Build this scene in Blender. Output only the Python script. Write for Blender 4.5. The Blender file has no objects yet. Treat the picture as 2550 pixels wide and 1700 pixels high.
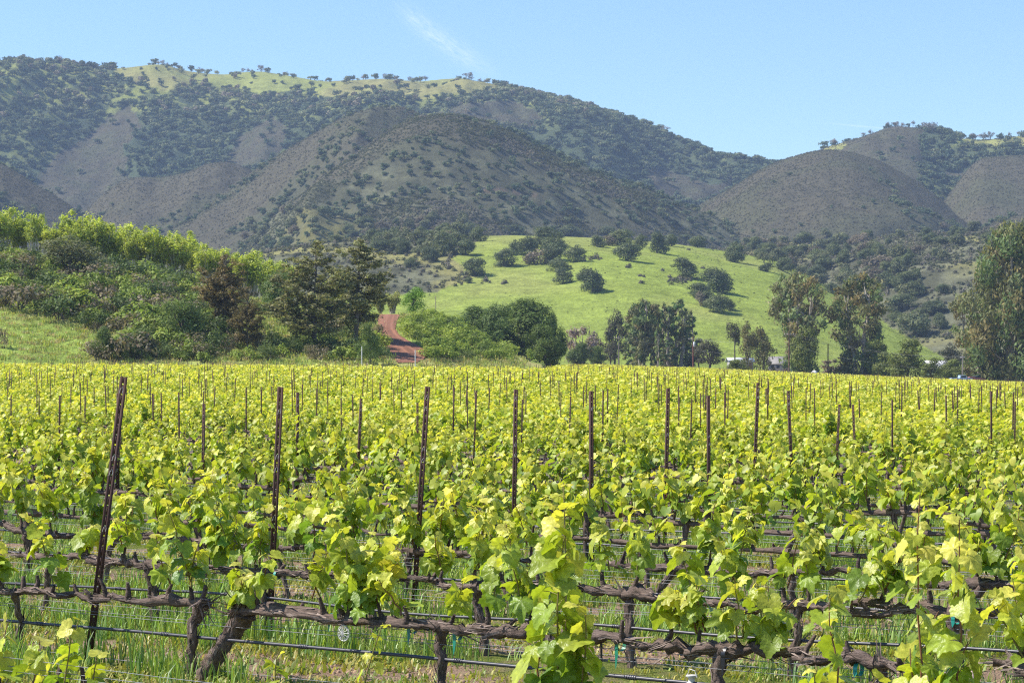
import bpy, math, random
import numpy as np
from math import radians, sin, cos, pi
from mathutils import Vector

S = bpy.context.scene
COL = S.collection
F, CX, YH = 6290.0, 1275.0, 895.0          # the lens in photograph pixels, and the eye level

# ------------------------------------------------------------ camera
cam_d = bpy.data.cameras.new('camera')
cam_d.sensor_width = 22.3
cam_d.lens = 22.3 * F / 2550.0
cam_d.shift_y = (YH - 850.0) / 2550.0
cam_d.clip_start = 0.1
cam_d.clip_end = 30000
cam_d.dof.use_dof = True
cam_d.dof.focus_distance = 15.0
cam_d.dof.aperture_fstop = 14.0
cam = bpy.data.objects.new('camera', cam_d)
COL.objects.link(cam)
cam.location = (0, 0, 1.65)
cam.rotation_euler = (radians(90), 0, 0)
S.camera = cam

# ------------------------------------------------------------ sun, sky, exposure
SUN_EL = radians(50)
SUN_AZ = radians(-86)                        # from +Y (view direction), negative = to the left
sd = Vector((sin(SUN_AZ) * cos(SUN_EL), cos(SUN_AZ) * cos(SUN_EL), sin(SUN_EL)))
sun_d = bpy.data.lights.new('sun', 'SUN')
sun_d.energy = 5.0
sun_d.angle = radians(0.53)
sun_d.color = (1.0, 0.95, 0.87)
sun = bpy.data.objects.new('sun', sun_d)
COL.objects.link(sun)
sun.location = (-30, 10, 60)
sun.rotation_euler = sd.to_track_quat('Z', 'Y').to_euler()
S.view_settings.view_transform = 'Standard'
S.view_settings.look = 'None'
S.view_settings.exposure = 0.64
S.view_settings.gamma = 1.0
S.render.film_transparent = False
try:
    S.cycles.max_bounces = 6
    S.cycles.diffuse_bounces = 3
    S.cycles.transmission_bounces = 4
    S.cycles.transparent_max_bounces = 8
    S.cycles.volume_bounces = 0
    S.cycles.sample_clamp_indirect = 6
    S.cycles.use_denoising = False
    S.cycles.pixel_filter_type = 'BLACKMAN_HARRIS'
    S.cycles.filter_width = 1.15
except Exception:
    pass

w = bpy.data.worlds.new('World')
S.world = w
w.use_nodes = True
wt = w.node_tree
wt.nodes.clear()


def N(nt, typ, **kw):
    n = nt.nodes.new(typ)
    for k, v in kw.items():
        if k.startswith('i_'):
            n.inputs[int(k[2:])].default_value = v
        else:
            setattr(n, k, v)
    return n


def L(nt, a, b):
    nt.links.new(a, b)


def M(nt, op, a, b=None, c=None):
    n = nt.nodes.new('ShaderNodeMath')
    n.operation = op
    for i, x in enumerate((a, b, c)):
        if x is None:
            continue
        if isinstance(x, (int, float)):
            n.inputs[i].default_value = x
        else:
            nt.links.new(x, n.inputs[i])
    return n.outputs[0]


def mixc(nt, fac, a, b, mode='MIX'):
    n = nt.nodes.new('ShaderNodeMix')
    n.data_type = 'RGBA'
    n.blend_type = mode
    for i, x in ((0, fac), (6, a), (7, b)):
        if isinstance(x, (int, float)):
            n.inputs[i].default_value = x
        elif isinstance(x, tuple):
            n.inputs[i].default_value = x if len(x) == 4 else (*x, 1)
        else:
            nt.links.new(x, n.inputs[i])
    return n.outputs[2]


sky = N(wt, 'ShaderNodeTexSky', sky_type='NISHITA', sun_disc=False)
sky.sun_elevation = SUN_EL
sky.sun_rotation = SUN_AZ
sky.altitude = 100
sky.air_density = 1.0
sky.dust_density = 0.0
sky.ozone_density = 2.0
tc = N(wt, 'ShaderNodeTexCoord')
sep = N(wt, 'ShaderNodeSeparateXYZ')
L(wt, tc.outputs['Generated'], sep.inputs[0])
ysafe = M(wt, 'MAXIMUM', sep.outputs[1], 0.05)
uu = M(wt, 'DIVIDE', sep.outputs[0], ysafe)
vv = M(wt, 'DIVIDE', sep.outputs[2], ysafe)


def wisp(p0, p1, width, strength, nscale):
    """thin high cloud between two sky directions (given as x/y, z/y)"""
    dx, dy = p1[0] - p0[0], p1[1] - p0[1]
    ln = math.hypot(dx, dy)
    dx, dy = dx / ln, dy / ln
    a = M(wt, 'SUBTRACT', uu, p0[0])
    b = M(wt, 'SUBTRACT', vv, p0[1])
    al = M(wt, 'ADD', M(wt, 'MULTIPLY', a, dx), M(wt, 'MULTIPLY', b, dy))
    ac = M(wt, 'SUBTRACT', M(wt, 'MULTIPLY', a, -dy), M(wt, 'MULTIPLY', b, -dx))
    t = M(wt, 'DIVIDE', al, ln)
    bow = M(wt, 'MULTIPLY', M(wt, 'MULTIPLY', t, M(wt, 'SUBTRACT', 1.0, t)), width * 1.6)
    ac = M(wt, 'ADD', ac, bow)
    cmb = N(wt, 'ShaderNodeCombineXYZ')
    L(wt, M(wt, 'MULTIPLY', al, nscale), cmb.inputs[0])
    L(wt, M(wt, 'MULTIPLY', ac, nscale * 4.0), cmb.inputs[1])
    nz = N(wt, 'ShaderNodeTexNoise')
    nz.inputs['Scale'].default_value = 1.0
    nz.inputs['Detail'].default_value = 9
    nz.inputs['Roughness'].default_value = 0.72
    L(wt, cmb.outputs[0], nz.inputs['Vector'])
    q = M(wt, 'DIVIDE', ac, width)
    g = M(wt, 'EXPONENT', M(wt, 'MULTIPLY', M(wt, 'MULTIPLY', q, q), -1.0))
    e1 = N(wt, 'ShaderNodeMapRange', interpolation_type='SMOOTHSTEP')
    L(wt, t, e1.inputs[0]); e1.inputs[1].default_value = -0.1; e1.inputs[2].default_value = 0.35
    e2 = N(wt, 'ShaderNodeMapRange', interpolation_type='SMOOTHSTEP')
    L(wt, t, e2.inputs[0]); e2.inputs[1].default_value = 1.25; e2.inputs[2].default_value = 0.6
    nn = N(wt, 'ShaderNodeMapRange')
    L(wt, nz.outputs[0], nn.inputs[0]); nn.inputs[1].default_value = 0.36; nn.inputs[2].default_value = 0.75
    m = M(wt, 'MULTIPLY', M(wt, 'MULTIPLY', g, e1.outputs[0]), M(wt, 'MULTIPLY', e2.outputs[0], nn.outputs[0]))
    front = M(wt, 'GREATER_THAN', sep.outputs[1], 0.1)
    return M(wt, 'MULTIPLY', M(wt, 'MULTIPLY', m, strength), front)


def uv_of(x, y):
    return ((x - CX) / F, (YH - y) / F)


SKY_TINT = (0.80, 0.955, 1.17)
tint = mixc(wt, 1.0, sky.outputs[0], SKY_TINT, 'MULTIPLY')
c1 = wisp(uv_of(985, 5), uv_of(1215, 175), 0.0036, 0.40, 150)
c2 = wisp(uv_of(2050, 305), uv_of(2230, 322), 0.0003, 0.35, 60)
cl = mixc(wt, c1, tint, (9.0, 9.4, 9.8))
cl = mixc(wt, c2, cl, (9.0, 9.4, 9.8))
bg = N(wt, 'ShaderNodeBackground')
bg.inputs['Strength'].default_value = 0.105
L(wt, cl, bg.inputs[0])
L(wt, bg.outputs[0], N(wt, 'ShaderNodeOutputWorld').inputs[0])


# ------------------------------------------------------------ helpers: tagging, meshes, noise
def tag(o, label=None, cat=None, group=None, kind=None):
    for k, v in (('label', label), ('category', cat), ('group', group), ('kind', kind)):
        if v:
            o[k] = v
    return o


def empty(name, loc, rz=0.0):
    o = bpy.data.objects.new(name, None)
    o.empty_display_size = 0.2
    o.location = loc
    o.rotation_euler = (0, 0, rz)
    COL.objects.link(o)
    return o


def mesh_data(name, V, Fc, mat, C=None, smooth=True):
    """V (n,3); Fc (m,3) or (m,4) ints; C (n,3) linear colours"""
    V = np.asarray(V, dtype=np.float32)
    Fc = np.asarray(Fc, dtype=np.int32)
    me = bpy.data.meshes.new(name)
    k = Fc.shape[1]
    me.vertices.add(len(V))
    me.vertices.foreach_set('co', V.ravel())
    me.loops.add(Fc.size)
    me.loops.foreach_set('vertex_index', Fc.ravel())
    me.polygons.add(len(Fc))
    me.polygons.foreach_set('loop_start', np.arange(0, Fc.size, k, dtype=np.int32))
    if smooth:
        me.polygons.foreach_set('use_smooth', np.ones(len(Fc), dtype=bool))
    if C is not None:
        a = me.color_attributes.new('Col', 'FLOAT_COLOR', 'POINT')
        cc = np.ones((len(V), 4), dtype=np.float32)
        cc[:, :3] = C
        a.data.foreach_set('color', cc.ravel())
    if mat is not None:
        me.materials.append(mat)
    me.update(calc_edges=True)
    return me


def obj(name, me, parent=None, loc=None):
    o = bpy.data.objects.new(name, me)
    if parent is not None:
        o.parent = parent
    if loc is not None:
        o.location = loc
    COL.objects.link(o)
    return o


class MB:
    """collects triangles with a colour per vertex"""
    def __init__(s):
        s.v, s.f, s.c, s.n = [], [], [], 0

    def add(s, V, Fc, c=(0.5, 0.5, 0.5)):
        V = np.asarray(V, dtype=np.float64)
        Fc = np.asarray(Fc, dtype=np.int64)
        if Fc.shape[1] == 4:
            Fc = np.concatenate([Fc[:, [0, 1, 2]], Fc[:, [0, 2, 3]]])
        s.v.append(V)
        s.f.append(Fc + s.n)
        s.c.append(np.broadcast_to(np.asarray(c, dtype=np.float64), (len(V), 3)))
        s.n += len(V)

    def tube(s, P, R, c=(0.5, 0.5, 0.5), sides=6, rough=0.0, rng=None, cap=True):
        P = np.asarray(P, dtype=np.float64)
        n = len(P)
        R = np.broadcast_to(np.asarray(R, dtype=np.float64), (n,))
        T = np.gradient(P, axis=0)
        T /= np.linalg.norm(T, axis=1)[:, None] + 1e-12
        ref = np.array([0, 0, 1.0]) if abs(T[:, 2]).mean() < 0.8 else np.array([1.0, 0, 0])
        A = np.cross(T, ref)
        A /= np.linalg.norm(A, axis=1)[:, None] + 1e-9
        B = np.cross(T, A)
        an = np.arange(sides) * 2 * pi / sides
        rr = R[:, None] * np.ones((n, sides))
        if rough and rng is not None:
            rr = rr * (1 + rough * rng.uniform(-1, 1, (n, sides)) + rough * rng.uniform(-1, 1, (1, sides)))
        V = (P[:, None, :] + rr[..., None] * (np.cos(an)[None, :, None] * A[:, None, :] + np.sin(an)[None, :, None] * B[:, None, :])).reshape(-1, 3)
        i = np.arange(n - 1)[:, None] * sides
        j = np.arange(sides)[None, :]
        j2 = (j + 1) % sides
        Q = np.stack([i + j, i + j2, i + sides + j2, i + sides + j], -1).reshape(-1, 4)
        s.add(V, Q, c)
        if cap:
            for end, base in ((0, 0), (n - 1, (n - 1) * sides)):
                s.add(np.vstack([P[end], V[base:base + sides]]),
                      [[0, 1 + k, 1 + (k + 1) % sides] for k in range(sides)], c)

    def box(s, x0, x1, y0, y1, z0, z1, c=(0.5, 0.5, 0.5)):
        V = [(x, y, z) for z in (z0, z1) for y in (y0, y1) for x in (x0, x1)]
        s.add(V, [[0, 2, 3, 1], [4, 5, 7, 6], [0, 1, 5, 4], [2, 6, 7, 3], [0, 4, 6, 2], [1, 3, 7, 5]], c)

    def data(s, name, mat, smooth=True):
        return mesh_data(name, np.concatenate(s.v), np.concatenate(s.f), mat, np.concatenate(s.c), smooth)

    def build(s, name, mat, parent=None, smooth=True, loc=None):
        return obj(name, s.data(name, mat, smooth), parent, loc)


def _h(ix, iy, seed):
    n = (ix.astype(np.int64) * 374761393 + iy.astype(np.int64) * 668265263 + seed * 1442695041) & 0xffffffff
    n = ((n ^ (n >> 13)) * 1274126177) & 0xffffffff
    n = (n ^ (n >> 16)) & 0xffff
    return n / 65535.0


def vnoise(x, y, seed=0):
    x = np.asarray(x, dtype=np.float64); y = np.asarray(y, dtype=np.float64)
    ix, iy = np.floor(x), np.floor(y)
    fx, fy = x - ix, y - iy
    fx = fx * fx * (3 - 2 * fx); fy = fy * fy * (3 - 2 * fy)
    a, b = _h(ix, iy, seed), _h(ix + 1, iy, seed)
    c, d = _h(ix, iy + 1, seed), _h(ix + 1, iy + 1, seed)
    return (a + (b - a) * fx) * (1 - fy) + (c + (d - c) * fx) * fy


def fbm(x, y, seed=0, oct=4):
    t, a, s = 0.0, 0.5, 0.0
    for i in range(oct):
        t = t + a * vnoise(x * 2 ** i, y * 2 ** i, seed + i * 17)
        s += a
        a *= 0.5
    return t / s


def sst(x, a, b):
    t = np.clip((np.asarray(x, dtype=np.float64) - a) / (b - a), 0, 1)
    return t * t * (3 - 2 * t)


def inpoly(x, y, poly):
    x = np.asarray(x); y = np.asarray(y)
    r = np.zeros(x.shape, dtype=bool)
    n = len(poly)
    for i in range(n):
        x0, y0 = poly[i]; x1, y1 = poly[(i + 1) % n]
        c = ((y0 > y) != (y1 > y))
        xi = (x1 - x0) * (y - y0) / (y1 - y0 + 1e-9) + x0
        r ^= c & (x < xi)
    return r


# ------------------------------------------------------------ materials
def new_mat(name):
    m = bpy.data.materials.new(name)
    m.use_nodes = True
    nt = m.node_tree
    nt.nodes.clear()
    out = nt.nodes.new('ShaderNodeOutputMaterial')
    return m, nt, out


def noise_node(nt, scale, detail=4, rough=0.55, vec=None, kind='Object'):
    n = nt.nodes.new('ShaderNodeTexNoise')
    n.inputs['Scale'].default_value = scale
    n.inputs['Detail'].default_value = detail
    n.inputs['Roughness'].default_value = rough
    if vec is None:
        t = nt.nodes.new('ShaderNodeTexCoord')
        vec = t.outputs[kind]
    nt.links.new(vec, n.inputs['Vector'])
    return n.outputs[0]


def maprange(nt, x, a, b, c, d):
    n = nt.nodes.new('ShaderNodeMapRange')
    nt.links.new(x, n.inputs[0])
    for i, q in enumerate((a, b, c, d)):
        n.inputs[i + 1].default_value = q
    return n.outputs[0]


def leaf_mat(name, trans=0.4, tint=(1.15, 1.1, 0.55), rough=0.5, spec=0.35, vary=0.25, scale=60.0, bump=0.0):
    m, nt, out = new_mat(name)
    a = nt.nodes.new('ShaderNodeAttribute'); a.attribute_name = 'Col'
    oi = nt.nodes.new('ShaderNodeObjectInfo')
    hs = nt.nodes.new('ShaderNodeHueSaturation')
    nt.links.new(a.outputs['Color'], hs.inputs['Color'])
    nt.links.new(maprange(nt, oi.outputs['Random'], 0, 1, 1 - vary, 1 + vary), hs.inputs['Value'])
    nt.links.new(maprange(nt, oi.outputs['Random'], 0, 1, 0.5 + vary * 0.05, 0.5 - vary * 0.05), hs.inputs['Hue'])
    nz = noise_node(nt, scale, 3)
    col = mixc(nt, 1.0, hs.outputs[0], mixc(nt, maprange(nt, nz, 0.25, 0.75, 0, 1), (0.72, 0.74, 0.7), (1.25, 1.22, 1.2)), 'MULTIPLY')
    p = nt.nodes.new('ShaderNodeBsdfPrincipled')
    nt.links.new(col, p.inputs['Base Color'])
    p.inputs['Roughness'].default_value = rough
    p.inputs['Specular IOR Level'].default_value = spec
    if bump:
        b = nt.nodes.new('ShaderNodeBump')
        b.inputs['Strength'].default_value = bump
        b.inputs['Distance'].default_value = 0.01
        nt.links.new(noise_node(nt, scale * 1.5, 2), b.inputs['Height'])
        nt.links.new(b.outputs[0], p.inputs['Normal'])
    if trans > 0:
        t = nt.nodes.new('ShaderNodeBsdfTranslucent')
        nt.links.new(mixc(nt, 1.0, col, tint, 'MULTIPLY'), t.inputs['Color'])
        mx = nt.nodes.new('ShaderNodeMixShader')
        mx.inputs[0].default_value = trans
        nt.links.new(p.outputs[0], mx.inputs[1])
        nt.links.new(t.outputs[0], mx.inputs[2])
        nt.links.new(mx.outputs[0], out.inputs[0])
    else:
        nt.links.new(p.outputs[0], out.inputs[0])
    return m


def rough_mat(name, scale=8.0, stretch=(1, 1, 1), lo=0.6, hi=1.35, rough=0.9, spec=0.2, bump=0.6, dist=0.01, metal=0.0, scale2=None):
    """attribute colour varied by noise, with bump"""
    m, nt, out = new_mat(name)
    a = nt.nodes.new('ShaderNodeAttribute'); a.attribute_name = 'Col'
    t = nt.nodes.new('ShaderNodeTexCoord')
    mp = nt.nodes.new('ShaderNodeMapping')
    mp.inputs['Scale'].default_value = stretch
    nt.links.new(t.outputs['Object'], mp.inputs[0])
    nz = noise_node(nt, scale, 5, 0.65, mp.outputs[0])
    v = maprange(nt, nz, 0.25, 0.75, lo, hi)
    if scale2:
        v = M(nt, 'MULTIPLY', v, maprange(nt, noise_node(nt, scale2, 3, 0.5, mp.outputs[0]), 0.3, 0.7, 0.8, 1.2))
    cv = nt.nodes.new('ShaderNodeCombineXYZ')
    for i in range(3):
        nt.links.new(v, cv.inputs[i])
    p = nt.nodes.new('ShaderNodeBsdfPrincipled')
    nt.links.new(mixc(nt, 1.0, a.outputs['Color'], cv.outputs[0], 'MULTIPLY'), p.inputs['Base Color'])
    p.inputs['Roughness'].default_value = rough
    p.inputs['Specular IOR Level'].default_value = spec
    p.inputs['Metallic'].default_value = metal
    if bump:
        b = nt.nodes.new('ShaderNodeBump')
        b.inputs['Strength'].default_value = bump
        b.inputs['Distance'].default_value = dist
        nt.links.new(nz, b.inputs['Height'])
        nt.links.new(b.outputs[0], p.inputs['Normal'])
    nt.links.new(p.outputs[0], out.inputs[0])
    return m

# ------------------------------------------------------------ the lie of the land
# every hill is a ridge with its own crest line, distance and front foot; heights in metres
def edge_far(u):                              # where the vineyard ends
    x = CX + F * u
    return 292 + 330 * sst(x, 1345, 1440)


def ground0(X, Y):
    X = np.asarray(X, dtype=np.float64); Y = np.asarray(Y, dtype=np.float64)
    u = X / np.maximum(Y, 30.0)
    d = -0.40 * (1 - np.exp(-np.clip(Y - 12, 0, None) / 22.0))
    d = d * (1 - sst(Y, 60, 240)) 
    left = sst(-u, -0.05, 0.2) * sst(Y, 60, 250) * 0.30
    x = CX + F * u
    # the valley floor falls away to the right
    ang = np.interp(x, [-800, 900, 1500, 1750, 2150, 2550, 3200], [0.0, 0.0, -0.0008, -0.0022, -0.0054, -0.0082, -0.0115])
    return d + left + ang * np.clip(Y - 45, 0, None)


def smooth_curve(cx, xs, ys, sigma):
    y = np.interp(cx, xs, ys)
    k = max(1, int(3 * sigma / (cx[1] - cx[0])))
    g = np.exp(-0.5 * (np.arange(-k, k + 1) * (cx[1] - cx[0]) / sigma) ** 2)
    return np.convolve(np.pad(y, k, mode='edge'), g / g.sum(), 'valid')


class Ridge:
    def __init__(s, name, pts, D, foot, e=1.0, back=None, amp=0.0, lam=250.0, seed=1, k=1.0, foot_drop=0.0):
        """pts: crest (x px, y px) ; D: crest distance (number or [(x,D)..]) ; foot: distance of the front foot"""
        s.name, s.e, s.amp, s.lam, s.seed, s.drop = name, e, amp, lam, seed, foot_drop
        s.px = np.array([p[0] for p in pts], dtype=float)
        s.py = np.array([p[1] for p in pts], dtype=float)
        s.D = D if isinstance(D, list) else [(0, D)]
        s.foot = foot if isinstance(foot, list) else [(0, foot)]
        s.back = back
        s.cx = np.linspace(-900, 3500, 441)
        s.crest = smooth_curve(s.cx, s.px, s.py, 9)
        s.Dt = smooth_curve(s.cx, [a for a, b in s.D], [b for a, b in s.D], 130)
        s.Ft = smooth_curve(s.cx, [a for a, b in s.foot], [b for a, b in s.foot], 130)
        s.corr = np.ones_like(s.cx)
        for it in range(3):                   # keep the skyline where the crest line is, whatever the relief does
            t = np.linspace(0.5, 1.25, 90)[:, None]
            u = (s.cx - CX) / F
            Dc, Df = s.Dc(s.cx), s.Df(s.cx)
            Y = Df + t * (Dc - Df)
            z = s.z(u * Y, Y)
            got = ((z - 1.65) / Y).max(0)
            want = (YH - s.crest) / F
            r = np.where((want > 0.0035) & (got > 0.001), np.clip(want / np.maximum(got, 1e-4), 0.6, 1.6), 1.0)
            s.corr *= r

    def Dc(s, x):
        return np.interp(x, s.cx, s.Dt)

    def Df(s, x):
        return np.interp(x, s.cx, s.Ft)

    def z(s, X, Y):
        u = X / np.maximum(Y, 1.0)
        x = CX + F * u
        Dc, Df = s.Dc(x), s.Df(x)
        zc = (YH - np.interp(x, s.cx, s.crest)) / F * Dc + 1.65
        zb = ground0(u * Df, Df) - s.drop
        t = (Y - Df) / (Dc - Df)
        f = np.sin(pi / 2 * np.clip(t, 0, 1)) ** s.e
        bk = s.back or (Dc - Df) * 1.2
        b = np.cos(pi / 2 * np.clip((Y - Dc) / bk, 0, 1.3))
        h = (zc - zb) * np.interp(x, s.cx, s.corr)
        r = zb + h * np.where(t > 1, b, f)
        if s.amp:
            wd = (0.25 + np.clip(4 * t * (1 - t), 0, 1)) * (t > 0) * np.clip(t * 4, 0, 1)
            wx = X + 60 * vnoise(X / 170, Y / 170, s.seed + 5)
            n = 1 - np.abs(2 * vnoise(wx / s.lam, Y / (s.lam * 2.6), s.seed) - 1) * 1.3
            n2 = fbm(X / (s.lam * 0.3), Y / (s.lam * 0.5), s.seed + 9, 4) - 0.5
            r = r + s.amp * wd * ((n - 0.5) + 0.55 * n2) * np.clip(h / 60, 0, 1)
        r = np.where(h < 1.0, zb - 6.0, r)
        r = np.where(t < 0, zb + t * (Dc - Df) * 0.5 - 0.5, r)
        return r


q = 1.0842                                    # crest lines were measured on a 2352 px wide view


def P(*a):
    return [(x * q, y * q) for x, y in a]


FAR = Ridge('mountain', P((-500, 175), (-200, 150), (0, 144), (60, 142), (140, 146), (240, 160), (300, 155), (360, 147), (400, 155), (430, 164), (470, 169), (520, 172), (560, 166), (600, 164), (680, 177), (740, 188), (800, 185), (880, 181),
                          (960, 188), (1020, 182), (1060, 180), (1130, 193), (1200, 212), (1290, 229), (1400, 262), (1500, 294), (1560, 324), (1640, 358), (1700, 366), (1760, 374), (1850, 425), (2000, 480), (2352, 520), (3000, 560)),
            [(0, 3250), (1400, 3300), (2550, 3000)], 2350, e=1.15, amp=85, lam=300, seed=3)
E_R = Ridge('far_hill', P((1500, 640), (1700, 470), (1800, 385), (1880, 345), (1920, 332), (1990, 312), (2040, 292), (2060, 290), (2110, 294), (2160, 306), (2200, 318), (2260, 322), (2300, 317), (2352, 312), (2700, 300), (3200, 330)),
            [(1600, 2700), (2550, 2900)], 2150, e=1.05, amp=48, lam=240, seed=11)
E_S = Ridge('far_spur', P((1900, 700), (2100, 560), (2200, 420), (2235, 375), (2260, 362), (2300, 360), (2352, 357), (2450, 365), (2700, 420), (3100, 520)), 2350, 1900, e=1.0, amp=8, lam=200, seed=15)
D_R = Ridge('domed_hill', P((1350, 640), (1500, 540), (1610, 468), (1680, 432), (1740, 394), (1800, 366), (1870, 347), (1900, 344), (1960, 351), (2020, 370), (2080, 402), (2140, 442), (2200, 492), (2240, 523), (2300, 570), (2500, 700)),
            2250, 1650, e=1.0, amp=26, lam=210, seed=22)
E_T = Ridge('right_hill', P((2000, 760), (2150, 600), (2230, 535), (2290, 508), (2352, 492), (2450, 470), (2700, 440), (3200, 430)), 1900, 1500, e=1.0, amp=8, lam=160, seed=24)
B_S = Ridge('left_spur', P((60, 720), (130, 600), (185, 498), (230, 452), (270, 420), (310, 407), (370, 408), (430, 397), (470, 378), (520, 371), (570, 386), (620, 425), (700, 520), (800, 640)),
            2400, 1950, e=1.0, amp=26, lam=170, seed=31)
B_L = Ridge('low_spur', P((-700, 330), (-200, 340), (0, 375), (30, 390), (80, 425), (130, 452), (170, 478), (210, 520), (300, 620), (400, 760)), 2200, 1750, e=1.0, amp=16, lam=170, seed=35)
C_1 = Ridge('twin_hill', P((250, 680), (330, 590), (385, 532), (480, 462), (560, 407), (650, 350), (740, 297), (800, 263), (870, 246), (920, 244), (960, 259), (1000, 285), (1060, 330), (1200, 460), (1350, 620)),
            2250, 1700, e=1.0, amp=26, lam=190, seed=41)
C_2 = Ridge('middle_hill', P((420, 690), (500, 620), (560, 560), (620, 503), (700, 442), (780, 382), (850, 334), (900, 299), (950, 272), (1000, 264), (1060, 266), (1120, 282), (1180, 303), (1250, 342), (1330, 377), (1400, 407),
                             (1480, 432), (1560, 467), (1640, 497), (1700, 532), (1740, 550), (1800, 590), (1900, 680)),
            1950, 1420, e=1.0, amp=30, lam=165, seed=45)
G_M = Ridge('meadow', P((150, 720), (380, 660), (500, 604), (600, 580), (700, 565), (800, 552), (900, 548), (1000, 543), (1100, 542), (1200, 541), (1350, 546), (1500, 555), (1600, 567), (1700, 583), (1780, 598), (1850, 630), (1900, 655), (2000, 705), (2100, 755), (2200, 800), (2270, 838), (2400, 930), (3200, 1000)),
            [(800, 1300), (1300, 1400), (1900, 1350)], [(600, 900), (1400, 860)], e=1.0, amp=5, lam=160, seed=51)
F_R = Ridge('foothill', P((1400, 720), (1560, 600), (1700, 562), (1760, 555), (1850, 555), (2000, 550), (2100, 532), (2180, 536), (2250, 528), (2352, 515), (2600, 500), (3200, 510)),
            1650, [(1800, 1150), (2300, 980), (2700, 900)], e=1.0, amp=14, lam=120, seed=55)
H_B = Ridge('bank', [(-900, 560), (-300, 590), (0, 618), (80, 632), (280, 674), (450, 699), (560, 722), (700, 766), (860, 783), (940, 783), (1010, 782), (1065, 785), (1110, 806), (1160, 828), (1210, 853), (1260, 877), (1300, 898), (1380, 910), (1500, 930), (3500, 1100)],
            [(0, 390), (900, 415), (1300, 440)], [(0, 296), (1000, 296), (1400, 330)], e=1.0, amp=0.0, seed=61, back=60)
RIDGES = [FAR, E_R, E_S, D_R, E_T, B_S, B_L, C_1, C_2, G_M, F_R, H_B]
ID = {r.name: i + 1 for i, r in enumerate(RIDGES)}


def land(X, Y, with_id=False):
    X = np.asarray(X, dtype=np.float64); Y = np.asarray(Y, dtype=np.float64)
    z = ground0(X, Y)
    idx = np.zeros(z.shape, dtype=int)
    if np.max(Y) > 285:
        for i, r in enumerate(RIDGES):
            zi = r.z(X, Y)
            ok = (zi > z) & (Y > 280)
            idx = np.where(ok, i + 1, idx)
            z = np.where(ok, zi, z)
    z = np.where(Y > 285, z + 0.5 * (fbm(X / 9, Y / 9, 77, 3) - 0.5) * sst(Y, 285, 310), z)
    return (z, idx) if with_id else z


_YR = np.concatenate([np.arange(250, 450, 1.0), np.arange(450, 1450, 4.0), np.arange(1450, 3400, 8.0)])


def hit(x, y, ymin=285.0, ymax=3400.0):
    """where the sight line through photograph pixel (x, y) meets the land"""
    u, v = (x - CX) / F, (YH - y) / F
    Y = _YR[(_YR >= ymin) & (_YR <= ymax)]
    z = land(u * Y, Y)
    a = (z - 1.65) / Y - v
    k = np.argmax(a > 0)
    if not (a > 0).any():
        return None
    if k == 0:
        return (u * Y[0], Y[0], z[0])
    t = -a[k - 1] / (a[k] - a[k - 1])
    yy = Y[k - 1] + t * (Y[k] - Y[k - 1])
    return (u * yy, yy, float(land(np.array([u * yy]), np.array([yy]))[0]))


def at(x, D):
    u = (x - CX) / F
    return (u * D, D, float(land(np.array([u * D]), np.array([D]))[0]))


def to_px(X, Y, Z):
    return CX + F * X / Y, YH - F * (Z - 1.65) / Y


# land cover polygons (measured on the 2352 px view, then fixed to the ground they fall on)
GRASS_TOP = P((235, 130), (275, 178), (330, 196), (385, 212), (440, 190), (520, 200), (600, 212), (680, 200), (760, 226), (860, 214), (960, 232), (1060, 214), (1110, 205), (1150, 215), (1130, 180), (1060, 150), (600, 120))
BROWN = [P((300, 245), (325, 285), (290, 330), (295, 400), (320, 470), (180, 500), (80, 470), (85, 415), (130, 360), (200, 310), (250, 270)),
         P((520, 375), (545, 320), (590, 280), (625, 265), (660, 300), (640, 355), (560, 395)),
         P((1000, 262), (1090, 235), (1180, 228), (1250, 262), (1230, 300), (1150, 290)),
         P((1480, 380), (1560, 400), (1640, 420), (1700, 400), (1620, 470), (1500, 440))]
MEADOW_EXCL = P((360, 500), (1090, 500), (1100, 548), (1060, 570), (1040, 600), (1090, 640), (1060, 655), (1000, 672), (860, 680), (300, 720))
ROW_N, ROW_T, ROW_SP, ROW_0 = (0.651, 0.759), (0.759, -0.651), 1.93, 6.84

G_GREEN = np.array((0.205, 0.265, 0.058)); G_DRY = np.array((0.31, 0.29, 0.11)); G_FAR = np.array((0.255, 0.275, 0.080))
SCRUB = np.array((0.080, 0.080, 0.048)); CHAP = np.array((0.088, 0.080, 0.054)); SAGE = np.array((0.150, 0.150, 0.090))
SOIL = np.array((0.44, 0.30, 0.205)); SOIL_D = np.array((0.30, 0.195, 0.13)); FOREST_F = np.array((0.070, 0.088, 0.048))


def lerp(a, b, t):
    t = np.asarray(t)[..., None]
    return a * (1 - t) + b * t


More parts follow.
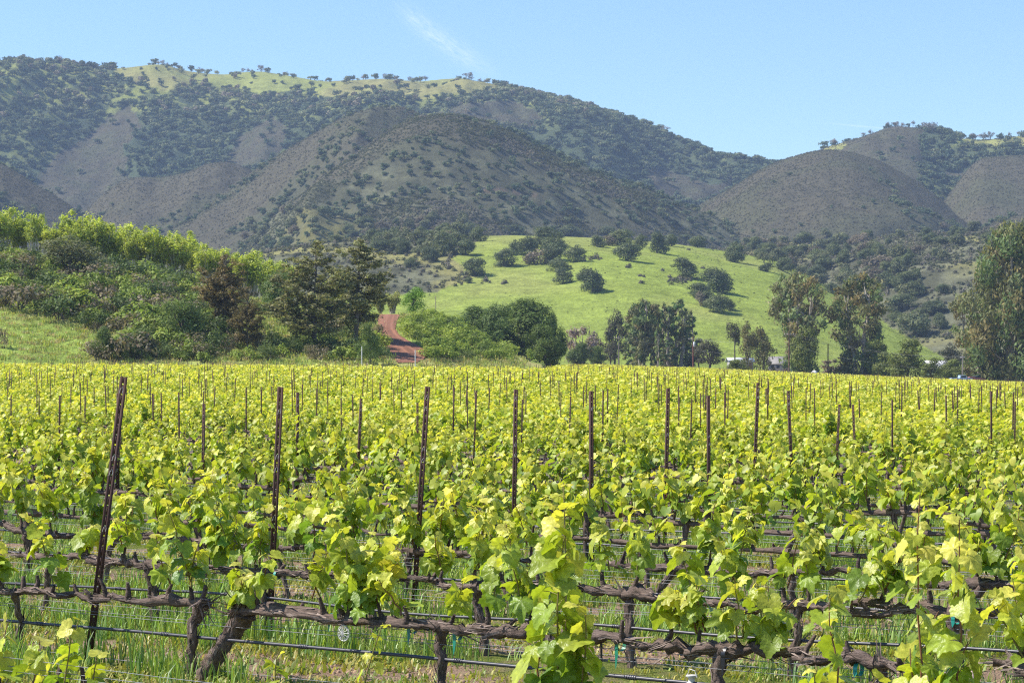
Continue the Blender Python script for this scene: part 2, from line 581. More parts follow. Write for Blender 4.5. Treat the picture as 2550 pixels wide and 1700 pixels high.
def cover(X, Y, Z, idx):
    """albedo of the ground, and how much of it is wooded (far slopes)"""
    px, py = to_px(X, np.maximum(Y, 1), Z)
    n1 = fbm(X / 60, Y / 60, 101, 4); n2 = fbm(X / 14, Y / 14, 131, 3); n3 = fbm(X / 160, Y / 160, 171, 3)
    jx = px + (n2 - 0.5) * 26; jy = py + (n1 - 0.5) * 30
    c = np.zeros(X.shape + (3,)); c[...] = G_GREEN
    wood = np.zeros(X.shape)
    # valley floor and vineyard soil
    c = np.where((idx == 0)[..., None], lerp(G_GREEN * 0.8, SOIL_D, sst(n1, 0.5, 0.75)), c)
    vin = (idx == 0) & (Y < edge_far(X / np.maximum(Y, 1)) + 2)
    c = np.where(vin[..., None], lerp(np.array((0.10, 0.14, 0.035)), SOIL_D, sst(n2, 0.45, 0.7)), c)
    # bank on the left
    m = idx == ID['bank']
    gb = lerp(G_GREEN * 1.15, G_DRY * 1.1, sst(n2, 0.40, 0.7))
    c = np.where(m[..., None], gb, c)
    # meadow and the scrubby ground beside it
    m = idx == ID['meadow']
    cow = np.abs(((Y + 10 * n1 + 0.25 * X) / 11.0) % 1 - 0.5)
    gm = lerp(G_GREEN * np.array((1.18, 1.12, 1.0)) * (1 - 0.10 * (cow < 0.1) - 0.12 * sst(n2, 0.5, 0.7))[..., None], G_DRY * 0.95, sst(n1, 0.5, 0.8) * 0.35 + sst(py, 640, 585) * 0.45)
    ex = inpoly(jx, jy, MEADOW_EXCL)
    gm = np.where(ex[..., None], lerp(lerp(SAGE, SCRUB, sst(n2, 0.35, 0.6)), G_DRY * 0.8, sst(n1, 0.52, 0.66)), gm)
    c = np.where(m[..., None], gm, c)
    m = idx == ID['foothill']
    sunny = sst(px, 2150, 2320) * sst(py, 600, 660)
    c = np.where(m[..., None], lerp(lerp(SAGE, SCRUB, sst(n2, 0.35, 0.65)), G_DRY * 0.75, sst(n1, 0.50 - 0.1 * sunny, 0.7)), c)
    # chaparral hills
    for nm in ('twin_hill', 'middle_hill', 'domed_hill', 'far_spur', 'left_spur', 'low_spur', 'right_hill'):
        m = idx == ID[nm]
        c = np.where(m[..., None], lerp(CHAP, SCRUB, sst(n1, 0.4, 0.65)), c)
    m = idx == ID['middle_hill']
    c = np.where(m[..., None], lerp(c, SAGE * 0.9, sst(n2, 0.48, 0.7) * sst(py, 330, 480)), c)
    low = m & (px < 900) & (py > 520)
    c = np.where(low[..., None], lerp(SAGE * 0.8, G_DRY * 0.45, sst(n1, 0.5, 0.7)), c)
    for nm, d in (('middle_hill', 0.50), ('twin_hill', 0.16), ('left_spur', 0.35), ('low_spur', 0.75), ('domed_hill', 0.02), ('right_hill', 0.25)):
        wood = np.where(idx == ID[nm], d * sst(n1, 0.42, 0.58) * 1.6, wood)
    for poly in (P((500, 480), (640, 400), (820, 300), (860, 330), (700, 450), (540, 560)), P((2000, 400), (2140, 470), (2240, 540), (2120, 540), (2050, 470))):
        a = inpoly(jx, jy, poly)
        wood = np.where(a & ((idx == ID['twin_hill']) | (idx == ID['domed_hill'])), 0.95 * sst(n1, 0.4, 0.55), wood)
    smooth_c = inpoly(jx, jy, P((560, 560), (700, 440), (900, 300), (1000, 262), (1060, 290), (940, 330), (860, 370), (700, 500), (600, 560)))
    wood = np.where(smooth_c & (idx == ID['middle_hill']), 0.02, wood)
    # the big far ridge
    for nm in ('mountain', 'far_hill'):
        m = idx == ID[nm]
        gt = inpoly(jx, jy, GRASS_TOP) if nm == 'mountain' else (jx > 2380) & (jy < 370)
        if nm == 'far_hill':
            gt = gt | ((jx < 2105) & (jy < 372) & (py > 300) & (px < 2120))
        br = np.zeros(X.shape, dtype=bool)
        for b in BROWN:
            br |= inpoly(jx, jy, b)
        if nm == 'far_hill':
            br = ~gt & ((~((jx > 2300) & (jy < 420)) & (n1 < 0.6)) | (jx < 2290))
        hi = sst(py, 350, 230) * (px < 1400)
        base = lerp(FOREST_F, G_FAR * 0.85, np.clip(hi * sst(n2, 0.42, 0.6) + 0.35 * sst(n1, 0.6, 0.75), 0, 1))
        cc = np.where(br[..., None], lerp(CHAP * 0.95, SCRUB, sst(n2, 0.4, 0.7)), base)
        cc = np.where(gt[..., None], lerp(G_FAR, G_DRY * 0.8, sst(n3, 0.4, 0.7)), cc)
        c = np.where(m[..., None], cc, c)
        dn = 0.95 - 0.45 * hi * sst(n1, 0.42, 0.6)
        dn = np.where(br, 0.03, dn)
        dn = np.where(gt, 0.045, dn)
        wood = np.where(m, dn, wood)
    # a bare red track across the middle hill
    tr = (np.abs(jy - (470 + (px - 1150) * 0.10) ) < 3.5) & (px > 1140) & (px < 1345) & (idx == ID['middle_hill']) & (n2 > 0.42)
    c = np.where(tr[..., None], np.array((0.13, 0.10, 0.07)), c)
    return c, wood


TERRAIN = None


def land_mat():
    m, nt, out = new_mat('land')
    a = nt.nodes.new('ShaderNodeAttribute'); a.attribute_name = 'Col'
    t = nt.nodes.new('ShaderNodeTexCoord')
    v = t.outputs['Object']
    big = noise_node(nt, 0.12, 6, 0.7, v)
    mid = noise_node(nt, 0.7, 5, 0.65, v)
    k = M(nt, 'MULTIPLY', maprange(nt, big, 0.3, 0.7, 0.72, 1.28), maprange(nt, mid, 0.3, 0.7, 0.74, 1.26))
    cv = nt.nodes.new('ShaderNodeCombineXYZ')
    L(nt, k, cv.inputs[0]); L(nt, k, cv.inputs[1]); L(nt, M(nt, 'POWER', k, 0.8), cv.inputs[2])
    p = nt.nodes.new('ShaderNodeBsdfPrincipled')
    L(nt, mixc(nt, 1.0, a.outputs['Color'], cv.outputs[0], 'MULTIPLY'), p.inputs['Base Color'])
    p.inputs['Roughness'].default_value = 1.0
    p.inputs['Specular IOR Level'].default_value = 0.0
    b = nt.nodes.new('ShaderNodeBump')
    b.inputs['Strength'].default_value = 0.9
    b.inputs['Distance'].default_value = 1.2
    L(nt, M(nt, 'ADD', M(nt, 'MULTIPLY', big, 1.5), M(nt, 'MULTIPLY', mid, 0.5)), b.inputs['Height'])
    L(nt, b.outputs[0], p.inputs['Normal'])
    L(nt, p.outputs[0], out.inputs[0])
    return m


def soil_mat():
    """vineyard ground: bare cultivated strips and low weeds, following the rows"""
    m, nt, out = new_mat('vineyard_soil')
    t = nt.nodes.new('ShaderNodeTexCoord')
    v = t.outputs['Object']
    s = nt.nodes.new('ShaderNodeSeparateXYZ'); L(nt, v, s.inputs[0])
    r = M(nt, 'ADD', M(nt, 'MULTIPLY', s.outputs[0], ROW_N[0]), M(nt, 'MULTIPLY', s.outputs[1], ROW_N[1]))
    r = M(nt, 'ADD', M(nt, 'DIVIDE', M(nt, 'SUBTRACT', r, ROW_0), ROW_SP), 40.0)
    wob = M(nt, 'MULTIPLY', M(nt, 'SUBTRACT', noise_node(nt, 1.3, 5, 0.6, v), 0.5), 0.5)
    fr = M(nt, 'FRACT', M(nt, 'ADD', r, wob))
    band = nt.nodes.new('ShaderNodeMapRange'); band.interpolation_type = 'SMOOTHSTEP'
    L(nt, M(nt, 'ABSOLUTE', M(nt, 'SUBTRACT', fr, 0.45)), band.inputs[0])
    band.inputs[1].default_value = 0.36; band.inputs[2].default_value = 0.24
    fine = noise_node(nt, 22.0, 6, 0.7, v)
    med = noise_node(nt, 3.0, 5, 0.6, v)
    soil = mixc(nt, maprange(nt, fine, 0.3, 0.7, 0, 1), tuple(SOIL_D), tuple(SOIL * 1.05))
    soil = mixc(nt, maprange(nt, med, 0.35, 0.65, 0, 0.5), soil, (0.50, 0.36, 0.25, 1))
    weed = mixc(nt, maprange(nt, fine, 0.35, 0.65, 0, 1), (0.12, 0.165, 0.03, 1), (0.27, 0.30, 0.07, 1))
    wm = M(nt, 'MULTIPLY', M(nt, 'SUBTRACT', 1.0, band.outputs[0]), maprange(nt, med, 0.32, 0.52, 0.25, 1.0))
    col = mixc(nt, wm, soil, weed)
    p = nt.nodes.new('ShaderNodeBsdfPrincipled')
    L(nt, col, p.inputs['Base Color'])
    p.inputs['Roughness'].default_value = 1.0
    p.inputs['Specular IOR Level'].default_value = 0.05
    b = nt.nodes.new('ShaderNodeBump')
    b.inputs['Strength'].default_value = 1.0
    b.inputs['Distance'].default_value = 0.05
    L(nt, M(nt, 'ADD', M(nt, 'MULTIPLY', fine, 0.6), noise_node(nt, 60.0, 4, 0.7, v)), b.inputs['Height'])
    L(nt, b.outputs[0], p.inputs['Normal'])
    L(nt, p.outputs[0], out.inputs[0])
    return m


MAT_LAND, MAT_SOIL = land_mat(), soil_mat()


def near_relief(X, Y):
    """clods and gentle berms under the rows, close to the camera"""
    r = ((X * ROW_N[0] + Y * ROW_N[1] - ROW_0) / ROW_SP) % 1.0
    return (0.025 * np.cos(2 * pi * r) + 0.05 * (fbm(X / 0.25, Y / 0.25, 7, 3) - 0.5)) * (1 - sst(Y, 30, 60))


def build_land():
    # one polar sheet; its rows get wider apart with distance
    Ys = [-14.0]
    while Ys[-1] < 3850:
        y = Ys[-1]
        d = 0.9 if y < 5 else 0.16 if y < 22 else 0.5 if y < 60 else 4.0 if y < 280 else 1.5 if y < 440 else 9.0 if y < 820 else 5.5 if y < 1450 else 7.5 if y < 3400 else 40
        Ys.append(y + d)
    Ys = np.array(Ys)
    ncol = 600
    s = np.linspace(-1, 1, ncol)
    Yg = np.repeat(Ys[:, None], ncol, 1)
    Xg = s[None, :] * (0.27 * np.maximum(Yg, 0) + 9 + 0.02 * Yg.clip(0))
    Z, idx = land(Xg, Yg, True)
    Z = Z + near_relief(Xg, Yg)
    C, _ = cover(Xg, Yg, Z, idx)
    V = np.stack([Xg, Yg, Z], -1).reshape(-1, 3)
    nr = len(Ys)
    i = np.arange(nr - 1)[:, None] * ncol
    j = np.arange(ncol - 1)[None, :]
    Q = np.stack([i + j, i + j + 1, i + ncol + j + 1, i + ncol + j], -1).reshape(-1, 4)
    fid = idx[:-1, :-1].reshape(-1)
    Cf = C.reshape(-1, 3)
    names = ['ground'] + [r.name for r in RIDGES]
    vin = (Yg < edge_far(Xg / np.maximum(Yg, 1)) + 3)[:-1, :-1].reshape(-1)
    fid = np.where((fid == 0) & vin, -1, fid)
    labels = {'bank': 'grassy shrub covered bank rising behind the left end of the vineyard',
              'meadow': 'bright green grassy hillside dotted with dark oaks',
              'mountain': 'long wooded mountain ridge with a grassy top along the skyline'}
    for k in sorted(set(fid)):
        sel = Q[fid == k]
        used, inv = np.unique(sel, return_inverse=True)
        nm = 'vineyard_soil' if k == -1 else ('valley_floor' if k == 0 else names[k])
        me = mesh_data(nm, V[used], inv.reshape(-1, 4), MAT_SOIL if k == -1 else MAT_LAND, Cf[used])
        tag(obj(nm, me), labels.get(nm), None, None, 'structure')


build_land()

# the air: far hills fade to blue
hz_m, hz_nt, hz_out = new_mat('haze')
pv = hz_nt.nodes.new('ShaderNodeVolumePrincipled')
pv.inputs['Color'].default_value = (0.56, 0.72, 1.0, 1)
pv.inputs['Density'].default_value = 0.000085
pv.inputs['Anisotropy'].default_value = 0.0
hz_nt.links.new(pv.outputs[0], hz_out.inputs['Volume'])
hb = MB(); hb.box(-1400, 1400, -40, 4000, -60, 480)
HAZE = hb.build('haze', hz_m, smooth=False)
tag(HAZE, None, None, None, 'stuff')

# ------------------------------------------------------------ plants
MAT_LEAF = leaf_mat('tree_foliage', trans=0.32, tint=(1.1, 1.15, 0.6), rough=0.6, spec=0.25, vary=0.18, scale=1.2)
MAT_BARK = rough_mat('bark', 6.0, (1, 1, 0.25), bump=0.5, dist=0.05)
MAT_FAR = leaf_mat('hillside_foliage', trans=0.25, rough=0.9, spec=0.1, vary=0.3, scale=0.3)


def rot_from(nrm, rng):
    """random in-plane frames for unit normals (n,3) -> (n,3,3) rows x, y, z"""
    n = len(nrm)
    r = rng.normal(size=(n, 3))
    x = r - (r * nrm).sum(1)[:, None] * nrm
    x /= np.linalg.norm(x, axis=1)[:, None] + 1e-9
    y = np.cross(nrm, x)
    return x, y


def leaves(mb, Pp, Nn, size, col, rng, cv=0.22, aspect=1.0, droop=False, hue=0.10):
    """one small kite shaped leaf clump per point"""
    n = len(Pp)
    Nn = Nn / (np.linalg.norm(Nn, axis=1)[:, None] + 1e-9)
    x, y = rot_from(Nn, rng)
    if droop:
        y = y * 0.9 + np.array([0, 0, -0.9]); y /= np.linalg.norm(y, axis=1)[:, None] + 1e-9
        x = np.cross(y, Nn); x /= np.linalg.norm(x, axis=1)[:, None] + 1e-9
    s = size * rng.uniform(0.55, 1.35, n)[:, None]
    a = aspect
    bend = Nn * s * 0.25
    V = np.stack([Pp - y * s * a, Pp + x * s * 0.55 + bend * rng.uniform(-1, 1, (n, 1)), Pp + y * s * a, Pp - x * s * 0.6 - bend * rng.uniform(-1, 1, (n, 1))], 1).reshape(-1, 3)
    b = np.arange(n)[:, None] * 4
    Fc = np.concatenate([b + [[0, 1, 2]], b + [[0, 2, 3]]])
    k = rng.uniform(1 - cv, 1 + cv, (n, 1))
    c = np.asarray(col)[None, :] * k
    c = c * (1 + rng.uniform(-1, 1, (n, 1)) * hue * np.array([[1.2, 0.1, 0.6]]))
    mb.add(V, Fc, np.repeat(np.clip(c, 0.004, 1), 4, 0))


def lobe_leaves(mb, lobes, per, size, col, rng, shell=(0.72, 1.06), up=0.25, aspect=1.0, droop=False, cv=0.22, lobe_var=0.24):
    """lobes: (cx,cy,cz, rx,ry,rz); per: leaf clumps per square metre of lobe"""
    for lb in lobes:
        c, r = np.array(lb[:3]), np.array(lb[3:6])
        n = max(8, int(per * 4 * pi * (r[0] * r[1] * r[2]) ** (2 / 3)))
        d = rng.normal(size=(n, 3)); d /= np.linalg.norm(d, axis=1)[:, None]
        q_ = rng.uniform(shell[0], shell[1], (n, 1))
        wob = 1 + 0.22 * np.sin(d @ rng.normal(size=3) * 5 + rng.uniform(0, 6))[:, None]
        Pp = c + d * r * q_ * wob
        Nn = d / r * r.mean() + rng.normal(size=(n, 3)) * 0.38 + np.array([0, 0, up])
        leaves(mb, Pp, Nn, size, np.asarray(col) * rng.uniform(1 - lobe_var, 1 + lobe_var), rng, cv, aspect, droop)


def limb(mb, a, b, r0, r1, rng, col, bend=0.12, sides=5, n=6):
    a, b = np.array(a, float), np.array(b, float)
    t = np.linspace(0, 1, n)[:, None]
    ln = np.linalg.norm(b - a)
    off = np.cumsum(rng.normal(size=(n, 3)) * bend * ln / n, 0)
    off = off - t * off[-1]
    Pp = a + (b - a) * t + off
    mb.tube(Pp, np.linspace(r0, r1, n), col, sides)
    return Pp


BARK_G = (0.13, 0.11, 0.09); BARK_P = (0.42, 0.36, 0.29); BARK_D = (0.06, 0.045, 0.035)


def gen_oak(seed, H=9.0, W=11.0, base=0.9, size=0.22, per=7.0, col=(0.075, 0.095, 0.040), nl=22, trunk=True, lr=(0.15, 0.24), barkc=BARK_G, up=0.25):
    rng = np.random.default_rng(seed)
    lobes, tr, cr = [], MB(), MB()
    cz = base + (H - base) * 0.42
    t0, t1 = rng.uniform(0, 2 * pi, 2)
    for i in range(nl):
        th = rng.uniform(0, 2 * pi)
        ph = rng.uniform(-0.95, 0.95) if i > nl * 0.3 else rng.uniform(0.45, 1.0)
        rad = W * rng.uniform(*lr)
        h = cz + ph * (H - cz - rad * 0.72) if ph > 0 else cz + ph * (cz - base)
        rr = (W / 2 - rad * 0.9) * math.sqrt(max(0.03, 1 - (ph if ph > 0 else ph * 0.45) ** 2)) * rng.uniform(0.55, 1.05)
        rr *= 1 + 0.28 * cos(th - t0)
        h = base * 0.5 + (h - base * 0.5) * (1 + 0.20 * cos(th - t1))
        lobes.append((rr * cos(th), rr * sin(th), h, rad, rad * rng.uniform(0.85, 1.1), rad * rng.uniform(0.6, 0.85)))
    lobes.append((0, 0, cz, W * 0.28, W * 0.28, (H - base) * 0.38))
    lobe_leaves(cr, lobes, per, size, col, rng, up=up)
    if trunk:
        top = np.array([rng.normal() * 0.3, rng.normal() * 0.3, base + (H - base) * 0.22])
        limb(tr, (0, 0, -0.3), top, W * 0.04, W * 0.026, rng, barkc, 0.1, 8)
        for lb in lobes[:8]:
            limb(tr, top, lb[:3], W * 0.018, W * 0.005, rng, barkc, 0.2)
    return tr, cr


def gen_shrub(seed, H=2.0, W=3.2, size=0.12, per=14, col=(0.10, 0.16, 0.035), nl=12, twig=True, up=0.8):
    rng = np.random.default_rng(seed)
    cr, tr = MB(), MB()
    lobes = []
    for i in range(nl):
        th, rr = rng.uniform(0, 2 * pi), W * 0.38 * math.sqrt(rng.uniform(0, 1))
        rad = W * rng.uniform(0.12, 0.22)
        z = max(rad * 0.5, (H - rad * 0.8) * (1 - (rr / (W * 0.5)) ** 2 * 0.8) * rng.uniform(0.55, 1.0))
        lobes.append((rr * cos(th), rr * sin(th), z, rad, rad, rad * 0.8))
    lobe_leaves(cr, lobes, per, size, col, rng, up=up, lobe_var=0.22)
    if twig:
        for lb in lobes[:7]:
            limb(tr, (rng.normal() * 0.1, rng.normal() * 0.1, -0.2), lb[:3], 0.05, 0.015, rng, BARK_G, 0.2, 4)
    return tr, cr


def gen_conifer(seed, H=16.0, W=11.0, size=0.17, col=(0.225, 0.215, 0.092), base=2.0, dead=0, slender=1.0):
    """open, ragged crown: whorls of rising limbs, each carrying tufts of needles"""
    rng = np.random.default_rng(seed)
    tr, cr = MB(), MB()
    lean = rng.normal(size=2) * 0.4
    T = limb(tr, (0, 0, -0.4), (lean[0], lean[1], H * 0.97), 0.34, 0.05, rng, BARK_G, 0.03, 8, 12)
    lobes = []
    z = base
    while z < H * 0.98:
        f = (z - base) / (H - base)
        rmax = W / 2 * (1 - f ** 1.5) ** 0.8 * (0.65 + 0.35 * min(1, f * 4)) * slender
        k = int(rng.integers(3, 6)) if f < 0.85 else 2
        for _ in range(k):
            th = rng.uniform(0, 2 * pi)
            r = max(0.35, rmax * rng.uniform(0.45, 1.25))
            c0 = T[min(11, int(z / H * 12))]
            a = np.array([c0[0], c0[1], z])
            b = a + np.array([r * cos(th), r * sin(th), r * rng.uniform(0.1, 0.95) + (0.5 if f > 0.8 else 0)])
            br = limb(tr, a, b, 0.07 * (1.2 - f), 0.015, rng, BARK_G, 0.12, 4)
            m = max(2, int(r / 0.75))
            for q_ in range(m):
                s = 0.30 + 0.72 * (q_ + rng.uniform(0, 1)) / m
                p = a + (b - a) * s + rng.normal(size=3) * 0.22
                rad = rng.uniform(0.30, 0.80) * (1.15 - 0.5 * f)
                lobes.append((p[0], p[1], p[2] + 0.1, rad * 1.2, rad * 1.2, rad * 0.72))
        z += rng.uniform(0.32, 0.85)
    lobe_leaves(cr, lobes, 13, size, col, rng, shell=(0.25, 1.25), up=0.5, aspect=1.25, cv=0.35, lobe_var=0.3)
    for i in range(dead):
        th = rng.uniform(0, 2 * pi)
        b = np.array([lean[0] + 2.4 * cos(th), lean[1] + 2.0 * sin(th), H + rng.uniform(-0.3, 2.0)])
        limb(tr, (lean[0], lean[1], H * rng.uniform(0.75, 0.9)), b, 0.07, 0.02, rng, (0.30, 0.26, 0.22), 0.2, 4)
    return tr, cr


def gen_euc(seed, H=24.0, W=13.0, size=0.34, col=(0.215, 0.215, 0.095), base=0.12, per=5.5, stems=3, flare=1.0, shape=None):
    """tall ragged gum tree: steep limbs, hanging clumps with gaps between"""
    rng = np.random.default_rng(seed)
    tr, cr = MB(), MB()
    prof = shape or [(0, 0.42), (0.2, 0.5), (0.45, 0.75), (0.65, 1.0), (0.85, 0.8), (1.0, 0.25)]
    lobes = []
    heads = []
    for s in range(stems):
        th = 2 * pi * s / stems + rng.uniform(-0.4, 0.4)
        e = np.array([W * 0.22 * cos(th) * flare, W * 0.22 * sin(th), H * rng.uniform(0.78, 0.95)])
        heads.append(limb(tr, (0.3 * cos(th), 0.3 * sin(th), -0.5), e, H * 0.018, H * 0.005, rng, BARK_P, 0.08, 7, 10))
    n = int(H * 3.3)
    for i in range(n):
        f = base + (1 - base) * (i + rng.uniform(0, 1)) / n
        wmax = W / 2 * np.interp(f, [p[0] for p in prof], [p[1] for p in prof])
        rad = rng.uniform(0.07, 0.125) * W * (0.75 if f > 0.9 else 1)
        th = rng.uniform(0, 2 * pi)
        rr = max(0, wmax - rad * 0.7) * rng.uniform(0.35, 1.08)
        z = H * f - rad * (0.9 if f > 0.9 else 0)
        p = (rr * cos(th), rr * sin(th), z)
        lobes.append((*p, rad, rad, rad * rng.uniform(0.85, 1.4)))
        h = heads[int(rng.integers(0, stems))]
        k = min(len(h) - 1, int(np.clip(f - 0.15, 0, 1) * len(h)))
        if rng.uniform() < 0.5:
            limb(tr, h[k], p, H * 0.005, H * 0.0015, rng, BARK_P, 0.15, 4)
    lobes = [lb for lb in lobes if lb[2] > lb[5] * 0.4]
    hue = rng.uniform(0.85, 1.15, (len(lobes), 1)) * np.array([[1, 1, 1]])
    for lb, h in zip(lobes, hue):
        kk = rng.uniform()
        c = np.array(col) * (np.array([1.12, 0.93, 0.85]) if kk < 0.22 else np.array([0.8, 1.05, 0.85]) if kk < 0.6 else 1.0)
        lobe_leaves(cr, [lb], per, size, c * h, rng, shell=(0.35, 1.12), up=0.2, aspect=1.5, droop=True, cv=0.3, lobe_var=0.12)
    return tr, cr


def gen_willow(seed, H=8.0, W=4.6, size=0.14, col=(0.44, 0.50, 0.095), stems=8, per=11):
    """row tree in fresh spring leaf: several stems fanning from the ground, spiky top"""
    rng = np.random.default_rng(seed)
    tr, cr = MB(), MB()
    lobes = []
    for s in range(stems):
        th = rng.uniform(0, 2 * pi)
        r = W * 0.34 * rng.uniform(0.3, 1.0)
        top = np.array([r * cos(th), r * sin(th), H * rng.uniform(0.72, 0.98)])
        br = limb(tr, (rng.normal() * 0.15, rng.normal() * 0.15, -0.2), top, 0.11, 0.03, rng, (0.30, 0.27, 0.20), 0.06, 5, 9)
        for k in range(7):
            f = rng.uniform(0.50, 1.0)
            p = br[min(8, int(f * 9))] + rng.normal(size=3) * np.array([0.5, 0.5, 0.3]) * W * 0.13
            rad = W * rng.uniform(0.07, 0.15)
            lobes.append((p[0], p[1], p[2], rad, rad, rad * 1.5))
        lobes.append((top[0], top[1], top[2] + 0.1, 0.24, 0.24, 0.75))
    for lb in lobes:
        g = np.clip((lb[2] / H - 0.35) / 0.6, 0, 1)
        c = np.array(col) * (0.72 + 0.4 * g)  # sunlit tops and dark undersides painted in: leaf colour brightens with height
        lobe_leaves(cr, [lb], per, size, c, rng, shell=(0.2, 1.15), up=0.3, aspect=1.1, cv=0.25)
    return tr, cr


def gen_bare(seed, H=6.0, W=8.0, col=(0.30, 0.23, 0.19), n=420):
    """leafless pinkish brown crown of fine twigs"""
    rng = np.random.default_rng(seed)
    tr, cr = MB(), MB()
    ends = []
    for s in range(9):
        th, el = rng.uniform(0, 2 * pi), rng.uniform(0.45, 1.2)
        b = np.array([W * 0.42 * cos(th) * cos(el), W * 0.42 * sin(th) * cos(el), H * (0.35 + 0.5 * sin(el))])
        ends += list(limb(tr, (0, 0, -0.2), b, 0.13, 0.03, rng, col, 0.12, 5)[2:])
    lobes = [(*(e + rng.normal(size=3) * 0.35), W * 0.12, W * 0.12, H * 0.11) for e in ends[::2]]
    lobe_leaves(cr, lobes, 9, 0.20, col, rng, shell=(0.1, 1.2), up=0.4, aspect=1.6, cv=0.3)
    return tr, cr


def gen_far_tree(seed, H=7.0, W=9.0, n=150, size=0.85, col=(0.045, 0.065, 0.03), lobes=6, trunk=True, mat=None, name='far_tree'):
    rng = np.random.default_rng(seed)
    mb = MB()
    L_ = []
    for i in range(lobes):
        th, rr = rng.uniform(0, 2 * pi), W * 0.3 * math.sqrt(rng.uniform(0, 1))
        r = W * rng.uniform(0.18, 0.27)
        L_.append((rr * cos(th), rr * sin(th), H * rng.uniform(0.42, 0.72), r, r, r * 0.75))
    area = sum(4 * pi * lb[3] * lb[4] for lb in L_)
    lobe_leaves(mb, L_, n / area, size, col, rng, up=0.4, lobe_var=0.15)
    if trunk:
        mb.tube([(0, 0, -1), (0, 0, H * 0.5)], [0.35, 0.2], BARK_G, 4)
    return mesh_data(name, np.concatenate(mb.v), np.concatenate(mb.f), mat or MAT_FAR, np.concatenate(mb.c))


class Kind:
    """a few built variants of one plant; every plant placed is its own object with its own trunk and crown"""
    def __init__(s, name, gen, seeds, H, mat=None, bark=None, crown='crown', stem='trunk', **kw):
        s.name, s.H, s.var, s.crown, s.stem = name, H, [], crown, stem
        for sd_ in seeds:
            tr, cr = gen(sd_, H=H, **kw)
            W = kw.get('W') or gen.__kwdefaults__ and 0 or kw.get('W') or gen.__defaults__[gen.__code__.co_varnames[1:gen.__code__.co_argcount].index('W') - (gen.__code__.co_argcount - 1 - len(gen.__defaults__))]
            A = np.concatenate(cr.v)
            fx = W / 2 / np.percentile(np.abs(A[:, :2]), 99.0)
            fz = H / np.percentile(A[:, 2], 99.8)
            k_ = np.array([fx, fx, fz])
            cr.v = [v * k_ for v in cr.v]
            tr.v = [v * k_ for v in tr.v]
            s.var.append((tr.data(stem, bark or MAT_BARK) if tr.n else None, cr.data(crown, mat or MAT_LEAF)))
        s.k = 0

    def put(s, loc, h, label, cat, group=None, wfac=1.0, rz=None, var=None, sink=0.0, name=None):
        tr, cr = s.var[(s.k if var is None else var) % len(s.var)]
        s.k += 1
        e = empty(name or s.name, (loc[0], loc[1], loc[2] - sink), random.uniform(0, 6.28) if rz is None else rz)
        f = h / s.H
        e.scale = (f * wfac, f * wfac, f)
        if tr:
            obj(s.stem, tr, e)
        obj(s.crown, cr, e)
        tag(e, label, cat, group)
        return e


random.seed(5)


# ---- scattered masses: one object each, instanced on its own points
def scatter(name, pts, scl, rotz, idx, sources, label=None, jitter_xy=0.15):
    """pts (n,3). one geometry-nodes object that repeats the source meshes on the points"""
    n = len(pts)
    me = bpy.data.meshes.new(name)
    me.vertices.add(n)
    me.vertices.foreach_set('co', np.asarray(pts, dtype=np.float32).ravel())
    rng = np.random.default_rng(n)
    a = me.attributes.new('scl', 'FLOAT_VECTOR', 'POINT')
    sc = np.asarray(scl, dtype=np.float32)
    if sc.ndim == 1:
        sc = sc[:, None] * rng.uniform(1 - jitter_xy, 1 + jitter_xy, (n, 3)).astype(np.float32)
    a.data.foreach_set('vector', sc.ravel())
    a = me.attributes.new('rot', 'FLOAT_VECTOR', 'POINT')
    rr = np.zeros((n, 3), dtype=np.float32)
    r_ = np.asarray(rotz, dtype=np.float32)
    if r_.ndim == 1:
        rr[:, 2] = r_
    else:
        rr = r_
    a.data.foreach_set('vector', rr.ravel())
    a = me.attributes.new('idx', 'INT', 'POINT')
    a.data.foreach_set('value', np.asarray(idx, dtype=np.int32))
    o = obj(name, me)
    src = bpy.data.collections.new(name + '_source')
    for i, m_ in enumerate(sources):
        so = bpy.data.objects.new('%s_source_%s' % (name, 'abcdefghijklmnop'[i]), m_)
        src.objects.link(so)
    ng = bpy.data.node_groups.new(name, 'GeometryNodeTree')
    ng.interface.new_socket('Geometry', in_out='INPUT', socket_type='NodeSocketGeometry')
    ng.interface.new_socket('Geometry', in_out='OUTPUT', socket_type='NodeSocketGeometry')
    gi, go = ng.nodes.new('NodeGroupInput'), ng.nodes.new('NodeGroupOutput')
    iop = ng.nodes.new('GeometryNodeInstanceOnPoints')
    ci = ng.nodes.new('GeometryNodeCollectionInfo')
    ci.inputs['Collection'].default_value = src
    ci.inputs['Separate Children'].default_value = True
    ci.inputs['Reset Children'].default_value = True
    iop.inputs['Pick Instance'].default_value = True
    ng.links.new(gi.outputs[0], iop.inputs['Points'])
    ng.links.new(ci.outputs[0], iop.inputs['Instance'])
    for nm, typ, sock in (('idx', 'INT', 'Instance Index'), ('rot', 'FLOAT_VECTOR', 'Rotation'), ('scl', 'FLOAT_VECTOR', 'Scale')):
        na = ng.nodes.new('GeometryNodeInputNamedAttribute')
        na.data_type = typ
        na.inputs['Name'].default_value = nm
        ng.links.new(na.outputs['Attribute'], iop.inputs[sock])
    ng.links.new(iop.outputs[0], go.inputs[0])
    md = o.modifiers.new('scatter', 'NODES')
    md.node_group = ng
    tag(o, label, None, None, 'stuff')
    return o


